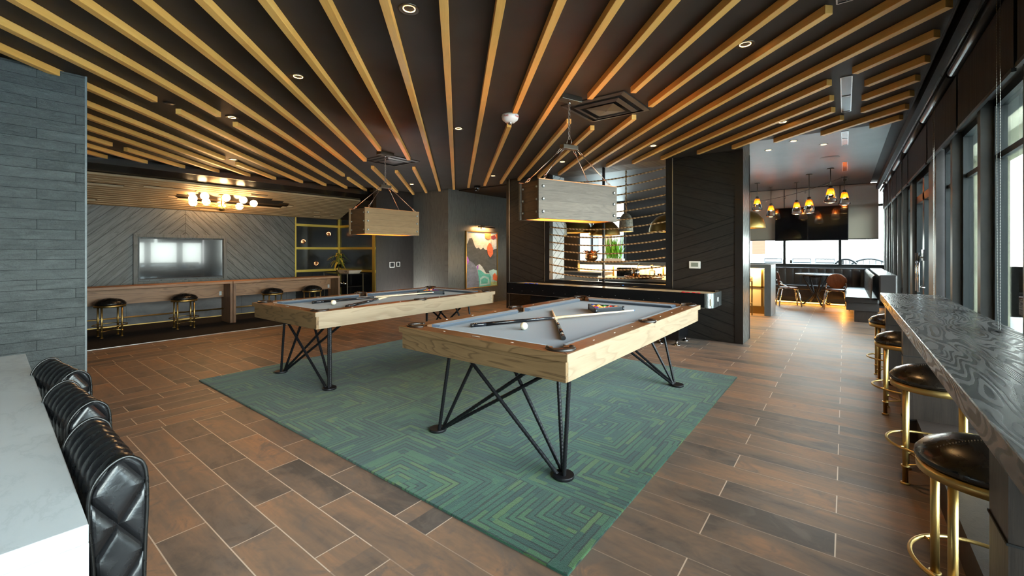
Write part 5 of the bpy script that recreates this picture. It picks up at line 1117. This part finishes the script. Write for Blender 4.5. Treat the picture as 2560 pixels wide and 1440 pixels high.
# glass pendants
GP = 'amber glass pendants over the cafe table'
def bulb_mat(): return glow('filament', (1., .60, .18), 25.)
FIL = bulb_mat()
def glass_pendant(label, x, y, drop, sc=1.):
    t = thing('glass_pendant', label, 'pendant lamp', (x, y, ZF), 0, GP); z = -drop
    B().lathe([(0, 0), (.06, 0), (.06, -.015), (0, -.015)], seg=20).build('canopy', BRONZE, t); B().tube([(0, 0, -.01), (0, 0, z+.30*sc)], .007, 8).build('stem', BRONZE, t)
    B().lathe([(0, z+.32*sc), (.03*sc, z+.31*sc), (.034*sc, z+.25*sc), (0, z+.25*sc)], seg=16).build('socket', BRONZE, t)
    B().lathe([(.045*sc, z+.26*sc), (.07*sc, z+.15*sc), (.067*sc, z+.15*sc), (.042*sc, z+.26*sc)], seg=24).build('amber_glass', SMOKE, t)
    B().lathe([(.07*sc, z+.15*sc), (.10*sc, z+.035*sc), (.075*sc, z+.008*sc), (0, z), (0, z+.004), (.073*sc, z+.012*sc), (.097*sc, z+.037*sc), (.067*sc, z+.15*sc)], seg=24).build('clear_glass', CLEAR, t)
    B().ball((0, 0, z+.17*sc), .022*sc, 12, 1.7).build('bulb', FIL, t)
    light('pendant_light', 'POINT', (0, 0, z+.17*sc), 2.5, WARM, t, .03)
for i, (x, y, d, nm) in enumerate([(-1.741, 12.3, .70, 'nearest the column'), (-1.56, 13.3, .80, 'second from the column, hanging low'), (-.95, 12.8, .80, 'third from the column'), (-.63, 11.6, .87, 'fourth from the column, lowest of the row'), (-.235, 11.05, .72, 'fifth from the column, largest looking'), (-.01, 12.5, .66, 'rightmost by the window wall')]):
    glass_pendant('amber topped glass pendant lamp '+nm, x, y, d, 1.15)
# brass domes
def dome(label, x, y, z, r):
    t = thing('brass_dome_pendant', label, 'pendant lamp', (x, y, z), 0, 'brass dome pendants over the island bar')
    B().lathe([(r, 0), (r*.985, r*.18), (r*.87, r*.5), (r*.6, r*.8), (r*.25, r*.95), (0, r*.97), (0, r*.95), (r*.24, r*.93), (r*.58, r*.78), (r*.85, r*.48), (r*.965, r*.16), (r*.985, 0)], seg=40).build('shade', BRASSD, t)
    B().tube([(0, 0, r*.95), (0, 0, ZF-z)], .008, 8).build('stem', BRONZE, t); B().ball((0, 0, r*.25), .05, 14).build('bulb', FIL, t); light('dome_light', 'POINT', (0, 0, r*.2), 8, WARM, t, .05)
for i, (x, y, z, r, nm) in enumerate([(-5.33, 9.5, 1.80, .40, 'left one behind the rope window'), (-4.56, 9.5, 1.725, .37, 'middle one behind the rope window'), (-3.05, 9.5, 1.765, .40, 'right one behind the edge of the rope window'), (-1.56, 9.5, 1.79, .36, 'seen past the right of the column')]): dome('hammered brass dome pendant, '+nm, x, y, z, r)
# bell lamps on rope chains just behind the ropes
def bell(label, x, y, z):
    t = thing('bell_lamp', label, 'pendant lamp', (x, y, z), 0, 'zinc bell lamps'); r = .125
    B().lathe([(r, 0), (r*.97, .1), (r*.88, .22), (r*.72, .29), (r*.4, .335), (0, .35), (0, .345), (r*.38, .33), (r*.7, .285), (r*.85, .215), (r*.94, .1), (r*.97, 0)], seg=32).build('shade', ZINC, t)
    f = B()
    for zz, rr in ((.012, r*1.02), (.12, r*.985), (.215, r*.90)): f.lathe([(rr, zz-.006), (rr+.004, zz), (rr, zz+.006)], seg=32)
    for k in range(4): f.tube([(r*1.01*cos(k*pi/2+.4), r*1.01*sin(k*pi/2+.4), 0), (r*.92*cos(k*pi/2+.4), r*.92*sin(k*pi/2+.4), .22), (r*.45*cos(k*pi/2+.4), r*.45*sin(k*pi/2+.4), .33)], .005, 6)
    f.build('bands', ZINC, t); c = B(); chain(c, (0, 0, .35), (0, 0, ZF-z), 26, .006, .026); c.build('rope_chain', ROPE, t); B().ball((0, 0, .05), .035, 12).build('bulb', FIL, t)
bell('aged zinc bell lamp on a rope chain in the middle of the rope window', -3.21, 7.6, 1.70); bell('aged zinc bell lamp at the left of the rope window', -4.62, 7.6, 1.665)
# counter behind the rope window and things on it
t = thing('service_counter', 'pale stone service counter just behind the rope window', 'counter', (-2.75, 7.95, 0)); B().box(-1.1, 1.2, -.3, .3, .79, .83).build('top', QUARTZ, t); B().box(-1.05, 1.15, -.27, .27, 0, .79).build('cabinet', CONC, t)
t = thing('stone_ledge', 'blue grey stone ledge below the island glow, left in the rope window', 'ledge', (-5.2, 9.0, 0)); B().box(-.6, .95, -.3, .3, .80, .86).build('top', CONC, t, bevel=.003); B().box(-.5, .85, -.25, .25, 0, .8).build('base', PALEW, t)
tag(B().lathe([(0, 0), (.33, 0), (.36, .045), (.35, .05), (.32, .012), (0, .012)], seg=36).build('tray', COPPER, loc=(-3.0, 7.93, .83)), 'round copper tray on the service counter', 'tray')
t = thing('ice_bucket', 'polished ice bucket with tongs on the copper tray', 'bucket', (-3.16, 7.93, .843)); B().lathe([(0, 0), (.075, 0), (.085, .17), (.08, .17), (.07, .005), (0, .005)], seg=28).build('bucket', CHROME, t)
B().tube([(-.08, 0, .15), (-.09, 0, .22), (0, 0, .27), (.09, 0, .22), (.08, 0, .15)], .004, 6).build('handle', CHROME, t); B().tube([(.02, 0, .05), (.05, .02, .25), (.06, .02, .27)], .007, 6).build('tongs', CHROME, t)
for i in range(2): tag(B().lathe([(0, 0), (.05, 0), (.055, .19), (.052, .19), (.047, .006), (0, .006)], seg=12, smooth=False).build('cut_glass_tumbler', CLEAR, loc=(-3.0+.075*i, 7.88+.1*i, .843)), 'tall cut glass tumbler on the copper tray, '+('left' if i == 0 else 'right')+' of the pair', 'glass', 'cut glass tumblers')
t = thing('decanter', 'square glass decanter with stopper on the copper tray', 'decanter', (-2.83, 7.9, .843)); B().box(-.05, .05, -.05, .05, 0, .14).build('body', CLEAR, t, bevel=.015, seg=3); B().lathe([(.02, .14), (.02, .19), (0, .19)], seg=14).build('neck', CLEAR, t); B().ball((0, 0, .22), .032, 14).build('stopper', CLEAR, t)
t = thing('square_tumbler', 'short glass tumbler at the right of the copper tray', 'glass', (-2.72, 7.98, .843)); B().lathe([(0, 0), (.035, 0), (.038, .08), (.035, .08), (.032, .01), (0, .01)], seg=16).build('body', CLEAR, t)
# quilted bar chair behind the tray
t = thing('quilted_bar_chair', 'black quilted bar chair behind the ice bucket', 'chair', (-3.83, 9.1, 0)); B().box(-.22, .22, -.06, .06, .62, .98).build('back', QUILT, t, bevel=.03); B().box(-.22, .22, -.06, .4, .55, .66).build('seat', BLEATH, t, bevel=.03)
for sx in (-1, 1):
    for yy in (-.03, .36): B().cyl(sx*.19, yy, 0, .56, .014).build('leg', BLACK, t)
# grass planter and copper vase on the island bar
t = thing('grass_planter', 'bright green grass in a long white planter on the island bar', 'plant', (-4.82, 10.5, 1.06)); B().box(-.28, .32, -.09, .09, 0, .09).build('planter', WHITE, t, bevel=.01)
b = B(); rnd = random.Random(9)
for k in range(170): leaf(b, (-.16+.40*rnd.random(), -.05+.1*rnd.random(), .08), rnd.random()*6.28, .05+.17*rnd.random(), .32+.36*rnd.random(), .011, .10*rnd.random())
o = b.build('blades', mk_leaf('bright_grass', (.12,.45,.03), (.30,.68,.08)), t, smooth=True); o['kind'] = 'stuff'
t = thing('copper_vase', 'copper vase with jagged metal crown on the island bar', 'vase', (-5.42, 10.5, 1.06)); B().lathe([(0, 0), (.09, 0), (.16, .07), (.17, .15), (.13, .24), (.125, .24), (.16, .15), (0, .05)], seg=28).build('bowl', COPPER, t)
b = B()
for k in range(18): a = k*2*pi/18; leaf(b, (.11*cos(a), .11*sin(a), .21), a, .16+.05*(k % 3), .13+.03*(k % 2), .045, .06)
b.build('crown', COPPER, t, smooth=True)
# string of small lights near the far ceiling
t = thing('light_string', 'thin string of small lamps under the far ceiling', 'string lights', (0, 0, 0)); pts = [(-2.6+2.6*k/24, 13.4-1.2*(k/24), 2.72+.30*(k/24)-.16*4*(k/24)*(1-k/24)) for k in range(25)]
B().tube(pts, .0045, 6).build('wire', BLACK, t); b = B()
for k in range(1, 24, 4): b.ball((pts[k][0], pts[k][1], pts[k][2]-.035), .018, 10, 1.4)
b.build('lamps', CLEAR, t)
